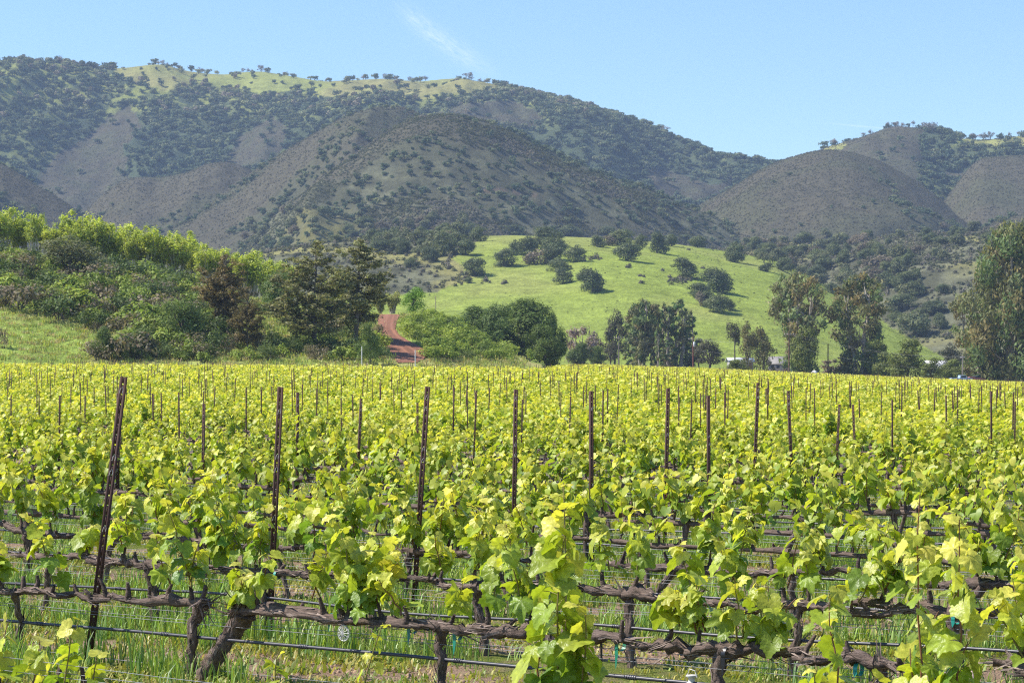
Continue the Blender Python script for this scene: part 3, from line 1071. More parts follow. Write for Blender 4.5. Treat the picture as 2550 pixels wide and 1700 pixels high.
# ------------------------------------------------------------ far slopes: woods and scrub
def wood_points(ymin, ymax, pitch, seed, px0=-150, px1=2700):
    rng = np.random.default_rng(seed)
    u0, u1 = (px0 - CX) / F, (px1 - CX) / F
    area = (u1 - u0) * (ymax ** 2 - ymin ** 2) / 2
    n = int(area / pitch ** 2)
    Y = np.sqrt(rng.uniform(ymin ** 2, ymax ** 2, n))
    X = rng.uniform(u0, u1, n) * Y
    Z, idx = land(X, Y, True)
    return X, Y, Z, idx, rng


def visible_front(X, Y, Z):
    """drop what stands on slopes that fall away from the valley"""
    Z2 = land(X * (Y - 18) / Y, Y - 18)
    return Z2 < Z + 1.5


FT = [gen_far_tree(900 + i, H=7, W=9, n=150, size=0.95, col=c) for i, c in enumerate(
    [(0.100, 0.140, 0.080), (0.115, 0.155, 0.085), (0.140, 0.170, 0.085), (0.185, 0.210, 0.105), (0.270, 0.285, 0.150), (0.290, 0.250, 0.175)])]
FS = [gen_far_tree(930 + i, H=1.8, W=5.8, n=52, size=0.65, col=c, lobes=3, trunk=False, name='scrub') for i, c in enumerate(
    [(0.130, 0.134, 0.070), (0.140, 0.128, 0.086), (0.160, 0.166, 0.088), (0.112, 0.124, 0.060), (0.175, 0.160, 0.125)])]

for nm, ymin, ymax, pitch, seed in (('ridge_woodland', 1850, 3330, 7.2, 1), ('hillside_woodland', 1380, 2300, 8.0, 2)):
    X, Y, Z, idx, rng = wood_points(ymin, ymax, pitch, seed)
    big = (idx == ID['mountain']) | (idx == ID['far_hill'])
    sel = (big if seed == 1 else (~big & (idx > 0) & (idx != ID['meadow']) & (idx != ID['foothill'])))
    X, Y, Z, idx = X[sel], Y[sel], Z[sel], idx[sel]
    _, wd = cover(X, Y, Z, idx)
    cl = 0.55 + 0.9 * fbm(X / 40, Y / 40, 300, 2)
    keep = (rng.uniform(0, 1, len(X)) < wd * cl) & visible_front(X, Y, Z)
    X, Y, Z = X[keep], Y[keep], Z[keep]
    px, py = to_px(X, Y, Z)
    light = sst(py, 330, 230) * (px < 1900) * 0.75
    if seed == 1:
        light = np.where(fbm(X / 90, Y / 90, 310, 2) > 0.45, light, light * 0.3)
    ii = np.where(rng.uniform(0, 1, len(X)) < light, rng.choice([3, 4, 4, 5], len(X)), rng.choice([0, 0, 1, 1, 2, 2, 3], len(X)))
    sc = rng.uniform(0.55, 1.25, len(X)) * (1.12 if seed == 1 else 0.66)
    scatter(nm, np.stack([X, Y, Z - 0.6], 1), sc, rng.uniform(0, 6.28, len(X)), ii, FT,
            'dark oak woodland covering the far slopes' if seed == 1 else 'patches of dark oaks in the folds of the nearer hills')

X, Y, Z, idx, rng = wood_points(1380, 2900, 2.25, 3)
sel = np.isin(idx, [ID[k] for k in ('middle_hill', 'twin_hill', 'domed_hill', 'left_spur', 'low_spur', 'right_hill', 'far_spur', 'mountain', 'far_hill')])
_, wd = cover(X, Y, Z, idx)
sel &= (wd < 0.6) & ~((idx == ID['mountain']) & (wd > 0.035)) & visible_front(X, Y, Z)
dens = 1.0
pxs, pys = to_px(X, Y, Z)
far_ = (idx == ID['mountain']) | (idx == ID['far_hill'])
midh = idx == ID['middle_hill']
sel &= rng.uniform(0, 1, len(X)) < np.where(midh, 1.0, np.where(far_, 0.3, 0.45))
sm_ = inpoly(pxs, pys, P((560, 560), (700, 440), (900, 300), (1000, 262), (1060, 290), (940, 330), (860, 370), (700, 500), (600, 560))) & midh
X, Y, Z, idx, sm_ = X[sel], Y[sel], Z[sel], idx[sel], sm_[sel]
mid = (idx == ID['middle_hill']) & ~sm_
patch = fbm(X / 35, Y / 35, 322, 3)
ii = np.where(mid, np.where(patch > 0.52, rng.choice([2, 4, 4], len(X)), rng.choice([0, 0, 3, 2], len(X))), rng.choice([2, 4, 1, 4], len(X)))
ii = np.where(sm_, rng.choice([0, 0, 2], len(X)), ii)
scatter('chaparral', np.stack([X, Y, Z - 0.2], 1), np.where(mid, rng.uniform(0.28, 0.85, len(X)), rng.uniform(0.22, 0.46, len(X))), rng.uniform(0, 6.28, len(X)), ii, FS,
        'low brown and grey scrub on the dry hills')

# sage and small brush on the nearer slopes
X, Y, Z, idx, rng = wood_points(860, 1700, 3.6, 4)
px, py = to_px(X, Y, Z)
ex = inpoly(px, py, MEADOW_EXCL)
sel = ((idx == ID['meadow']) & ex) | (idx == ID['foothill']) | ((idx == ID['valley_floor']) if 'valley_floor' in ID else False)
sage_spots = P((1370, 585), (1420, 590)), P((1560, 640), (1650, 660))
sel &= rng.uniform(0, 1, len(X)) < 0.35 + 0.9 * sst(fbm(X / 26, Y / 26, 330, 3), 0.4, 0.62)
X, Y, Z = X[sel], Y[sel], Z[sel]
ii = rng.choice([0, 2, 4, 4, 4, 3], len(X))
scatter('sage_brush', np.stack([X, Y, Z - 0.15], 1), rng.uniform(0.3, 0.8, len(X)), rng.uniform(0, 6.28, len(X)), ii, FS,
        'grey sage brush on the slopes beside the green meadow')

# ------------------------------------------------------------ trees one can tell apart
OAK = Kind('oak_tree', gen_oak, [11, 12, 13, 14, 15], 8.0, W=11.0, base=0.35, nl=20, lr=(0.11, 0.25), size=0.30, per=5.0, col=(0.152, 0.178, 0.074))
OAK_S = Kind('oak_tree', gen_oak, [21, 22, 23, 24], 6.0, W=8.0, size=0.36, per=3.2, nl=13, col=(0.160, 0.171, 0.081))
OAK_G = Kind('oak_tree', gen_oak, [31, 32], 6.0, W=8.5, size=0.34, per=3.2, nl=13, col=(0.219, 0.182, 0.128))


def c6(x, y):
    return 1200 + x / 3.675, 540 + y / 3.675


def c5(x, y):
    return 600 + x / 3.564, 480 + y / 3.564


def c4(x, y):
    return x / 3.564, 480 + y / 3.564


def c7(x, y):
    return 1750 + x / 2.94, 540 + y / 2.94


def plant(kind, x, base, top, width, label, cat='tree', group=None, D=None, natural=None, **kw):
    """stand a plant on the land where the photograph shows its foot, at its height and width there"""
    p = at(x, D) if D else hit(x, base, 700)
    if p is None:
        p = at(x, 1300)
    h = max(1.0, (base - top) / F * p[1])
    wd = width / F * p[1]
    nat = natural if natural else h / kind.H * {'OAK': 11.0}.get('', 11.0)
    return kind.put(p, h, label, cat, group, wfac=wd / nat, **kw)


def oak(x, b, t, w_, label, kind=None, **kw):
    kd = kind or OAK
    W0 = {id(OAK): 11.0, id(OAK_S): 8.0, id(OAK_G): 8.5}[id(kd)]
    p = hit(x, b, 860)
    if p is None:
        return
    h = max(2.0, (b - t) / F * p[1]) * 1.04
    wd = w_ / F * p[1]
    kd.put(p, h, label, 'oak tree', kw.pop('group', None), wfac=min(1.9, wd / (W0 * h / kd.H)), **kw)


MG = 'dark oaks on the green meadow'
for (x, b, t, w_), lb in [
    ((215, 450, 285, 245), 'round dark oak on the meadow, just left of the central oak grove'),
    ((320, 345, 215, 170), 'greyish oak at the left shoulder of the central meadow grove'),
    ((430, 348, 175, 210), 'broad oak in the left upper part of the central meadow grove'),
    ((590, 262, 90, 330), 'widest flat topped oak crowning the central meadow grove'),
    ((680, 330, 190, 270), 'oak in the middle of the central meadow grove'),
    ((640, 420, 240, 250), 'large oak low in the front of the central meadow grove'),
    ((850, 412, 262, 200), 'oak at the right end of the central meadow grove casting shade on grass'),
    ((710, 492, 380, 240), 'spreading oak just below the central meadow grove'),
    ((740, 606, 460, 200), 'lower of two oaks touching one another below the grove'),
    ((1010, 692, 468, 270), 'big isolated dark oak standing lowest on the open meadow'),
    ((900, 575, 520, 90), 'small oak tucked against the upper left of the lowest isolated oak'),
    ((790, 182, 70, 200), 'oak on the meadow skyline directly behind the grove'),
    ((870, 180, 100, 130), 'smaller oak on the meadow skyline to the right of the grove'),
    ((1050, 272, 172, 170), 'low spreading oak at the left end of the upper oak row'),
    ((1160, 172, 85, 190), 'oak on the skyline above the upper row of meadow oaks'),
    ((1275, 262, 115, 260), 'tall oak in the middle of the upper row of meadow oaks'),
    ((1330, 402, 222, 250), 'cone shaped isolated oak below the upper row with long shade'),
    ((1450, 272, 158, 130), 'bright green oak in the upper row between two dark ones'),
    ((1600, 332, 140, 200), 'oak with a visible trunk at the right of the upper row'),
    ((1735, 268, 162, 160), 'dark oak closing the right end of the upper row'),
    ((1850, 212, 160, 130), 'low oak on the skyline right of the upper row'),
    ((1970, 280, 172, 170), 'oak standing alone high at the right of the meadow'),
    ((300, 160, 68, 220), 'bright green oak on the bare meadow skyline'),
    ((1845, 547, 372, 260), 'oak above the right hand scrub patch on the meadow'),
    ((2165, 692, 468, 330), 'largest oak of the right hand meadow cluster'),
    ((2000, 742, 600, 230), 'oak between the scrub patch and the largest oak of the right cluster'),
    ((2150, 872, 700, 230), 'oak at the foot of the right hand meadow cluster'),
    ((2265, 852, 760, 130), 'small round oak at the lower right tip of the right cluster'),
    ((2070, 815, 680, 200), 'oak in the middle of the right hand meadow cluster'),
    ((2300, 412, 245, 190), 'pale open crowned oak at the upper right edge of the meadow'),
]:
    x1, b1 = c6(x, b); _, t1 = c6(x, t)
    oak(x1, b1, t1, w_ / 3.675, lb, group=MG)
for (x, b, t, w_), lb in [((480, 432, 300, 230), 'pinkish grey oak low at the left front of the central meadow grove'),
                          ((500, 250, 190, 180), 'pinkish grey oak high inside the central meadow grove'),
                          ((1160, 262, 165, 160), 'greyish oak in the upper row beside the tall one'),
                          ((2000, 815, 680, 120), 'grey brown oak at the left flank of the right hand cluster')]:
    x1, b1 = c6(x, b); _, t1 = c6(x, t)
    oak(x1, b1, t1, w_ / 3.675, lb, OAK_G, group=MG)
for (x, b, t, w_), lb in [
    ((2075, 737, 575, 255), 'dense round oak at the left edge of the meadow above grey brush'),
    ((2000, 552, 405, 180), 'oak on the left meadow edge casting a shadow on the grass'),
    ((2100, 432, 290, 170), 'oak at the top left corner of the meadow'),
    ((1800, 552, 345, 260), 'tall oak in the woodland front at the left of the meadow'),
    ((1690, 612, 480, 180), 'lowest oak of the woodland left of the meadow'),
    ((1400, 532, 400, 230), 'dark oak low in the woodland left of the meadow'),
    ((1225, 532, 410, 200), 'pale rounded oak at the left end of the woodland front'),
    ((1510, 662, 570, 150), 'oak standing in grey brush below the woodland'),
    ((990, 397, 335, 150), 'small very dark oak alone on the pale grassy spur'),
    ((390, 472, 380, 150), 'dark oak clump beside the bare pale track'),
    ((850, 442, 370, 140), 'oak on the spur above the tall conifers'),
    ((2020, 802, 745, 75), 'tiny oak with visible trunk at the left meadow edge'),
]:
    x1, b1 = c5(x, b); _, t1 = c5(x, t)
    oak(x1, b1, t1, w_ / 3.564, lb, group='oaks left of the meadow')
for (x, b, t, w_), lb in [
    ((235, 332, 190, 160), 'open crowned pale oak where the meadow meets the scrub foothill'),
    ((470, 402, 335, 130), 'oak at the meadow edge below the foothill woodland'),
    ((640, 300, 215, 200), 'oak on the near edge of the right foothill'),
    ((1440, 690, 560, 230), 'grey green oak above the small lower meadow'),
    ((1560, 872, 690, 270), 'large dark oak with bright crown on the small lower meadow'),
    ((1420, 760, 690, 150), 'grey oak touching the left of the large lower meadow oak'),
    ((1700, 702, 610, 240), 'long low grey oak above the small lower meadow'),
    ((1740, 822, 702, 120), 'small dark oak at the right of the lower meadow'),
    ((1765, 560, 490, 120), 'single dark oak on the sunny scrub slope'),
    ((1760, 210, 140, 150), 'dark oak high on the right foothill'),
    ((950, 562, 480, 160), 'oak with dark trunk between the two tallest gum trees'),
    ((1550, 580, 470, 160), 'very dark oak on the foothill above the lower meadow'),
    ((1480, 500, 400, 200), 'broad dark oak in the middle of the right foothill'),
    ((2230, 250, 200, 70), 'small oak on the pale patch near the right edge'),
]:
    x1, b1 = c7(x, b); _, t1 = c7(x, t)
    oak(x1, b1, t1, w_ / 2.94, lb, group='oaks on the right foothill')


def oak_field(poly, n, label, group, seed, size=(6, 11), kinds=(0, 0, 1, 1, 2), mind=7.0, ymin=860):
    rng = np.random.default_rng(seed)
    xs = [p[0] for p in poly]; ys = [p[1] for p in poly]
    done, tries = [], 0
    while len(done) < n and tries < n * 30:
        tries += 1
        x, y = rng.uniform(min(xs), max(xs)), rng.uniform(min(ys), max(ys))
        if not inpoly(np.array([x]), np.array([y]), poly)[0]:
            continue
        p = hit(x, y, ymin)
        if p is None or any((p[0] - q_[0]) ** 2 + (p[1] - q_[1]) ** 2 < mind ** 2 for q_ in done):
            continue
        done.append(p)
        kd = (OAK, OAK_S, OAK_G)[kinds[int(rng.integers(0, len(kinds)))]]
        kd.put(p, rng.uniform(*size) * 0.75, label, 'oak tree', group, wfac=rng.uniform(0.8, 1.15))


oak_field([c5(*p) for p in ((1130, 420), (1300, 300), (1600, 230), (2050, 230), (2090, 330), (1960, 480), (1850, 520), (1600, 560), (1250, 540))], 50,
          'dark oak packed into the woodland between the meadow and the middle hill', 'oaks of the woodland left of the meadow', 71, mind=9)
oak_field([c5(*p) for p in ((20, 300), (500, 130), (900, 200), (1300, 250), (1150, 420), (800, 330), (450, 470), (50, 480))], 22,
          'oak scattered on the grey green lower slope behind the conifers', 'oaks on the slope behind the conifers', 72, mind=12, kinds=(1, 1, 2, 0))
oak_field([c7(*p) for p in ((300, 180), (700, 160), (1200, 130), (1350, 250), (1500, 350), (1650, 560), (1400, 640), (1250, 560), (1000, 540), (820, 500), (560, 400), (380, 300))], 75,
          'oak crowded among others on the scrubby right foothill', 'oaks crowded on the right foothill', 73, mind=10)
oak_field([c7(*p) for p in ((1250, 120), (1800, 70), (2250, 40), (2350, 200), (2000, 200), (1700, 350), (1400, 300))], 20,
          'small oak far up the right foothill', 'small oaks far up the right foothill', 74, mind=12, size=(5, 9))

# ridge line trees, far away and bare crowned
SKY_OAK = Kind('ridge_oak', gen_oak, [41, 42, 43], 9.0, W=12.0, size=0.5, per=0.9, nl=12, col=(0.250, 0.205, 0.165), base=2.2, lr=(0.10, 0.2))
ridge_x = [0, 28, 60, 95, 130, 150, 168, 190, 215, 240, 262, 285, 305, 320, 395, 405, 416, 432, 444, 452, 497, 505, 605, 617, 628, 650, 662, 678, 716, 735, 755, 905, 958, 972, 985, 1002, 1020, 1038, 1060, 1084, 1112, 1122,
           1135, 1146, 1158, 1168, 1180, 1195, 1208, 1222, 1236, 1252, 1262, 1278, 1330, 1345, 1360, 1376, 1413, 1430, 1445, 1470, 1488, 1512, 1530, 1555, 1570, 1592, 1615, 1632, 1655, 1690, 1720, 1770, 1812, 1825, 1838, 1870, 1885]
for i, x in enumerate(ridge_x):
    if vnoise(x / 45.0, 2.5, 3) < 0.36 or random.random() < 0.15:
        continue
    u = (x - CX) / F
    Y = np.arange(2350, 3500, 6.0)
    zz = FAR.z(u * Y, Y)
    k = int(np.argmax((zz - 1.65) / Y))
    hh = random.uniform(3.8, 8.5) * (1.15 if i % 5 == 0 else 0.95)
    SKY_OAK.put((u * Y[k], Y[k], zz[k] - 0.4), hh, 'small bare crowned oak standing on the grassy skyline of the far ridge', 'oak tree', 'oaks along the far skyline', wfac=random.uniform(0.75, 1.15))
for x in list(np.linspace(2075, 2240, 12)) + list(np.linspace(2250, 2540, 24)):
    if random.random() < 0.4:
        continue
    x += random.uniform(-8, 8)
    u = (x - CX) / F
    Y = np.arange(2100, 3200, 6.0)
    zz = E_R.z(u * Y, Y)
    k = int(np.argmax((zz - 1.65) / Y))
    SKY_OAK.put((u * Y[k], Y[k] + random.uniform(-25, 5), zz[k] - 0.6), random.uniform(5, 9), 'small oak on the skyline of the far hill at the right', 'oak tree', 'oaks along the right skyline', wfac=random.uniform(0.8, 1.2))

# sage patches and scattered weeds on the meadow
pts_ = []
rng = np.random.default_rng(17)
for (x, y, wx, wy, n_) in ((1025, 385, 80, 22, 26), (1340, 465, 40, 12, 8), (1820, 575, 130, 30, 60), (1460, 545, 30, 6, 4), (210, 612, 50, 8, 8), (1470, 610, 20, 5, 3), (40, 590, 45, 25, 14), (1900, 305, 14, 8, 3), (2020, 475, 14, 5, 3), (1670, 497, 10, 4, 2), (1720, 840, 25, 8, 3)):
    for _ in range(n_):
        x1, y1 = c6(x + rng.normal() * wx * 0.5, y + rng.normal() * wy * 0.5)
        p = hit(x1, y1, 860)
        if p:
            pts_.append(p)
pts_ = np.array(pts_)
scatter('meadow_sage', pts_ - [0, 0, 0.1], rng.uniform(0.3, 0.62, len(pts_)), rng.uniform(0, 6.28, len(pts_)), rng.choice([2, 4, 4], len(pts_)), FS, 'low grey sage in patches on the open meadow')
n_ = 2600
Ym = rng.uniform(870, 1380, n_); Xm = rng.uniform(-0.04, 0.17, n_) * Ym
Zm, im = land(Xm, Ym, True)
ok = (im == ID['meadow']) & (fbm(Xm / 22, Ym / 22, 41, 3) > 0.52)
scatter('meadow_weeds', np.column_stack([Xm, Ym, Zm - 0.1])[ok], rng.uniform(0.08, 0.2, int(ok.sum())), rng.uniform(0, 6.28, int(ok.sum())), rng.choice([0, 3], int(ok.sum())), FS, 'small darker weeds sprinkled over the meadow')

# ---- the left bank
MAT_WIL = leaf_mat('willow_foliage', trans=0.5, tint=(1.15, 1.15, 0.5), rough=0.5, spec=0.3, vary=0.1, scale=1.5)
WIL = Kind('willow_tree', gen_willow, [51, 52, 53, 54], 8.0, mat=MAT_WIL)
wt_ = [(-60, 145, 560), (15, 190, 560), (60, 160, 540), (140, 250, 540), (230, 170, 525), (285, 145, 530), (350, 160, 520), (420, 250, 540), (480, 330, 560), (560, 190, 500), (640, 280, 510), (700, 225, 520), (760, 210, 560), (830, 290, 600), (900, 300, 640),
       (960, 285, 660), (1040, 330, 690), (1105, 275, 705), (1160, 310, 712), (1240, 360, 735), (1310, 340, 745), (1375, 335, 755), (1440, 380, 762), (1520, 380, 775), (1580, 365, 778), (1650, 345, 785), (1720, 380, 800), (1790, 430, 815), (1870, 485, 840), (1940, 510, 850),
       (2020, 540, 860), (2100, 545, 870), (2190, 525, 880), (2260, 560, 890)]
WL = ['tallest spiky crown', 'broad crown', 'slim crown', 'thin crown', 'rounded crown']
for i, (x, t, b) in enumerate(wt_):
    x1, t1 = c4(x, t); _, b1 = c4(x, b)
    p = at(x1, random.uniform(390, 402))
    b2 = YH - (p[2] - 1.65) / p[1] * F
    WIL.put(p, max(4.5, (b2 - t1 + 4) / F * p[1] * random.uniform(0.84, 1.1)), 'bright yellow green willow with fanned stems in the row atop the left bank', 'willow tree', 'willows in a row along the bank', wfac=random.uniform(0.75, 1.25))
for i, (x, t, b) in enumerate([(20, 530, 900), (110, 560, 900), (200, 600, 900), (300, 590, 920), (380, 600, 920), (450, 640, 930), (880, 700, 950), (830, 740, 950)]):
    x1, t1 = c5(x, t)
    p = at(x1, 408)
    b2 = YH - (p[2] - 1.65) / p[1] * F
    WIL.put(p, max(3.0, (b2 - t1) / F * p[1]), 'bright yellow green willow showing behind the tall dark conifers', 'willow tree', 'willows behind the conifers')

SHR = Kind('coyote_bush', gen_shrub, [61, 62, 63, 64], 2.0, W=3.2, size=0.15, per=11, col=(0.265, 0.332, 0.059), crown='foliage', stem='branches')
SHD = Kind('dark_bush', gen_shrub, [65, 66, 67], 2.4, W=3.4, col=(0.125, 0.170, 0.049), crown='foliage', stem='branches')
SHP = Kind('dry_bush', gen_shrub, [68, 69], 1.8, W=3.0, col=(0.247, 0.206, 0.132), crown='foliage', stem='branches', per=10)
GUM_R = Kind('gum_tree', gen_shrub, [70], 4.0, W=5.6, nl=22, col=(0.165, 0.162, 0.091))
ROUND = Kind('live_oak', gen_oak, [71, 72, 73], 8.0, W=9.0, size=0.16, per=13, nl=26, col=(0.139, 0.196, 0.055), base=0.8, lr=(0.13, 0.2))
BIGO = Kind('live_oak', gen_oak, [74, 75, 76], 10.0, W=13.0, size=0.19, per=11, nl=38, col=(0.121, 0.169, 0.034), base=0.7, lr=(0.10, 0.17), up=0.7)

rngb = np.random.default_rng(8)


def bank_shrubs(poly, n, seed, D0=None, kinds=(0, 0, 0, 1, 2), h=(1.3, 2.8), group='bushes on the left bank', label='leafy bush among the dense brush on the bank left of the dirt road', ymin=290, ymax=470, mind=1.3):
    rng = np.random.default_rng(seed)
    xs = [p[0] for p in poly]; ys = [p[1] for p in poly]
    done, tries = [], 0
    while len(done) < n and tries < n * 25:
        tries += 1
        x, y = rng.uniform(min(xs), max(xs)), rng.uniform(min(ys), max(ys))
        if not inpoly(np.array([x]), np.array([y]), poly)[0]:
            continue
        p = hit(x, y, ymin, ymax)
        if p is None or any((p[0] - q_[0]) ** 2 + (p[1] - q_[1]) ** 2 < mind ** 2 for q_ in done):
            continue
        done.append(p)
        k = kinds[int(rng.integers(0, len(kinds)))]
        kd = (SHR, SHD, SHP)[k]
        nm = ('fresh green ', 'dark green ', 'dry brownish ')[k]
        kd.put(p, rng.uniform(*h), nm + label, 'bush', ('fresh green ', 'dark green ', 'dry brownish ')[k] + group, wfac=rng.uniform(0.85, 1.3))


bank_shrubs([c4(*p) for p in ((-60, 600), (300, 640), (520, 780), (800, 800), (1000, 700), (1500, 790), (1800, 860), (1900, 1200), (1900, 1490), (1050, 1490), (960, 1300), (750, 1180), (400, 1130), (150, 1060), (-60, 1040))], 170, 31, kinds=(0, 0, 1, 1, 2), h=(1.3, 3.6))
bank_shrubs([c5(*p) for p in ((-400, 900), (300, 930), (1200, 1120), (1230, 1500), (900, 1500), (300, 1480), (-100, 1420), (-500, 1300))], 85, 32, kinds=(0, 1, 1, 2), h=(1.0, 2.6), label='leafy bush at the feet of the tall conifers', group='bushes under the conifers')
bank_shrubs([c5(*p) for p in ((1480, 1110), (1700, 1080), (2280, 1250), (2450, 1350), (2600, 1480), (2200, 1500), (1720, 1500), (1600, 1330), (1450, 1250))] , 130, 33, kinds=(0, 0, 0, 1), h=(0.9, 2.2), label='leafy bush on the slope to the right of the dirt road', group='bushes right of the dirt road', ymax=520)


bank_shrubs([(235, 866), (860, 872), (860, 902), (235, 902)], 50, 35, kinds=(1, 1, 0, 2), h=(0.7, 2.0), label='leafy bush low at the very foot of the bank by the vineyard', group='bushes at the foot of the bank', mind=1.0)


def put_px(kind, x, base, top, D, label, cat, W0, width, group=None, **kw):
    p = at(x, D)
    h = (YH - top) / F * D + 1.65 - p[2]
    wd = width / F * D
    return kind.put(p, h, label, cat, group, wfac=wd / (W0 * h / kind.H), **kw)


GREYB = Kind('live_oak', gen_oak, [77], 8.0, W=9.0, size=0.17, per=11, nl=30, col=(0.232, 0.236, 0.120), base=0.3, lr=(0.12, 0.19))
x, t = c4(600, 385); put_px(GREYB, x, 700, t, 350, 'big grey green rounded oak in front of the willow row', 'oak tree', 9.0, 175)
x, t = c4(940, 1185); put_px(ROUND, x, 895, t, 302, 'small dark leaning oak at the edge of the grass by the vineyard', 'oak tree', 9.0, 62)
x, t = c4(1620, 950); put_px(ROUND, x, 895, t, 312, 'round green oak left of the dead topped conifer', 'oak tree', 9.0, 135)
x, t = c4(130, 660); put_px(ROUND, x, 780, t, 345, 'dark oak at the left edge among the bank bushes', 'oak tree', 9.0, 90)
x, t = c4(-10, 480); put_px(ROUND, x, 720, t, 372, 'dark oak at the far left edge below the willows', 'oak tree', 9.0, 90)
x, t = c4(30, 1180); put_px(SHP, x, 860, t, 305, 'small dry shrub alone on the grass at the left edge', 'bush', 3.0, 34)
x, t = c5(330, 680); put_px(ROUND, x, 800, t, 365, 'dull green oak between the two groups of conifers', 'oak tree', 9.0, 100)
x, t = c5(1150, 1150); put_px(ROUND, x, 880, t, 306, 'bushy dark oak right beside the left edge of the dirt road', 'oak tree', 9.0, 62)

CON = Kind('conifer', gen_conifer, [81], 17.0, W=11.5, col=(0.29, 0.275, 0.12))
CON2 = Kind('conifer', gen_conifer, [83], 17.0, W=10.0, slender=0.9, base=3.0, col=(0.28, 0.27, 0.12))
CON3 = Kind('conifer', gen_conifer, [85], 14.0, W=11.0, dead=9, base=1.5, col=(0.211, 0.162, 0.067))
x, t = c5(655, 432); put_px(CON, x, 895, t, 318, 'tall ragged dark conifer, the left one of the pair beside the dirt road', 'conifer', 11.5, 215)
x, t = c5(1060, 420); put_px(CON2, x - 12, 860, t, 334, 'tall ragged conifer leaning over the top of the dirt road', 'conifer', 10.0, 165)
x, t = c4(2030, 560); put_px(CON3, x, 895, t, 322, 'broad dark conifer with dead brown branches in its top', 'conifer', 11.0, 175)
x, t = c5(130, 900); put_px(CON3, x - 20, 895, t, 312, 'lower dark conifer filling the gap between the taller conifers', 'conifer', 11.0, 95)
FRESH = Kind('maple_tree', gen_oak, [87], 6.0, W=6.5, size=0.14, per=14, nl=18, col=(0.198, 0.330, 0.036), base=0.6)
x, t = c5(1535, 835); put_px(FRESH, x, 782, t, 416, 'vivid light green tree at the top of the dirt road', 'tree', 6.5, 68)
CANE = Kind('cane_clump', gen_willow, [88], 5.0, W=3.0, size=0.12, stems=12, col=(0.30, 0.31, 0.11), crown='foliage', stem='stems')
x, t = c5(1345, 870); put_px(CANE, x, 782, t, 424, 'pale yellow green cane clump closing the view at the top of the road', 'cane', 3.0, 46)
x, t = c5(1240, 900); put_px(CANE, x, 782, t, 428, 'pale cane clump half hidden by the leaning conifer', 'cane', 3.0, 40)

x, t = c6(330, 748); put_px(BIGO, x + 2, 905, t, 452, 'largest dark live oak with a domed crown right of the road slope', 'oak tree', 13.0, 225)
x, t = c6(620, 985); put_px(BIGO, x - 8, 905, t, 440, 'bright lit live oak at the right foot of the largest domed oak', 'oak tree', 13.0, 105)
x, t = c6(60, 830); put_px(BIGO, x, 905, t, 448, 'dark live oak joined to the left of the largest domed oak', 'oak tree', 13.0, 130)
x, t = c6(660, 868); put_px(BIGO, x, 905, t, 470, 'small dark oak showing behind the right shoulder of the domed oak', 'oak tree', 13.0, 60)
x, t = c5(2050, 1000); put_px(ROUND, x, 880, t, 445, 'dark oak left of the domed oaks above the road slope bushes', 'oak tree', 9.0, 120)
x, t = c5(2250, 980); put_px(ROUND, x, 880, t, 442, 'rough dark oak between the road slope and the domed oaks', 'oak tree', 9.0, 90)
for x, t, w_, lb in ((60, 1130, 80, 'round bright green bush before the domed oak, nearest the road'), (190, 1120, 110, 'wide green bush under the domed oak'), (300, 1180, 90, 'low green bush under the right of the domed oak'), (430, 1190, 90, 'green bush at the right foot of the domed oak')):
    x1, t1 = c6(x, t)
    put_px(SHR, x1, 905, t1, 425, lb, 'bush', 3.2, w_ / 3.0)

BARE = Kind('bare_tree', gen_bare, [91, 92], 6.0)
x, t = c6(900, 1000); put_px(BARE, x, 905, t, 690, 'leafless pinkish tree left of the valley gum grove', 'bare tree', 8.0, 80)
x, t = c6(1040, 1045); put_px(BARE, x, 905, t, 700, 'smaller leafless pinkish tree against the gum grove', 'bare tree', 8.0, 50)
x, t = c6(880, 1150); put_px(BIGO, x, 905, t, 640, 'low green tree before the leafless trees', 'tree', 13.0, 70)
x, t = c6(1060, 1180); put_px(BIGO, x, 905, t, 645, 'low green tree between the leafless trees and the pole', 'tree', 13.0, 40)

EUC = Kind('gum_tree', gen_euc, [101, 102, 103, 104], 24.0)
EUN = Kind('gum_tree', gen_euc, [106, 107], 24.0, W=7.0, base=0.03, stems=2, col=(0.182, 0.210, 0.092), shape=[(0, 0.7), (0.3, 0.9), (0.6, 1.0), (0.85, 0.7), (1.0, 0.3)])
CYP = Kind('cypress', gen_euc, [108], 14.0, W=4.0, base=0.03, per=6, size=0.25, stems=1, col=(0.167, 0.211, 0.073), shape=[(0, 0.8), (0.4, 1.0), (0.8, 0.6), (1.0, 0.15)])
DPINE = Kind('dark_pine', gen_oak, [109, 110], 14.0, W=14.0, size=0.34, per=4.0, nl=22, col=(0.117, 0.113, 0.062), base=3.0, lr=(0.09, 0.16))
x, t = c6(1215, 845); put_px(DPINE, x, 905, t, 700, 'dark flat topped pine at the left end of the valley grove', 'pine tree', 14.0, 72)
for (x, t, w_, kd, W0), lb in [
    ((1400, 850, 150, EUN, 7.0), 'gum tree beside the dark pine in the valley grove'),
    ((1470, 765, 200, EUC, 13.0), 'widest gum tree in the middle of the valley grove'),
    ((1590, 800, 120, EUN, 7.0), 'gum tree right of the widest one in the valley grove'),
    ((1690, 795, 130, EUN, 7.0), 'leaning gum tree in the right half of the valley grove'),
    ((1800, 755, 160, EUN, 7.0), 'tallest gum tree of the valley grove'),
    ((1895, 860, 110, EUN, 7.0), 'gum tree closing the right end of the valley grove beside a pole'),
]:
    x1, t1 = c6(x, t)
    put_px(kd, x1, 910, t1, 690 + random.uniform(-8, 8), lb, 'gum tree', W0, w_ / 2.5, group='gum trees of the valley grove')
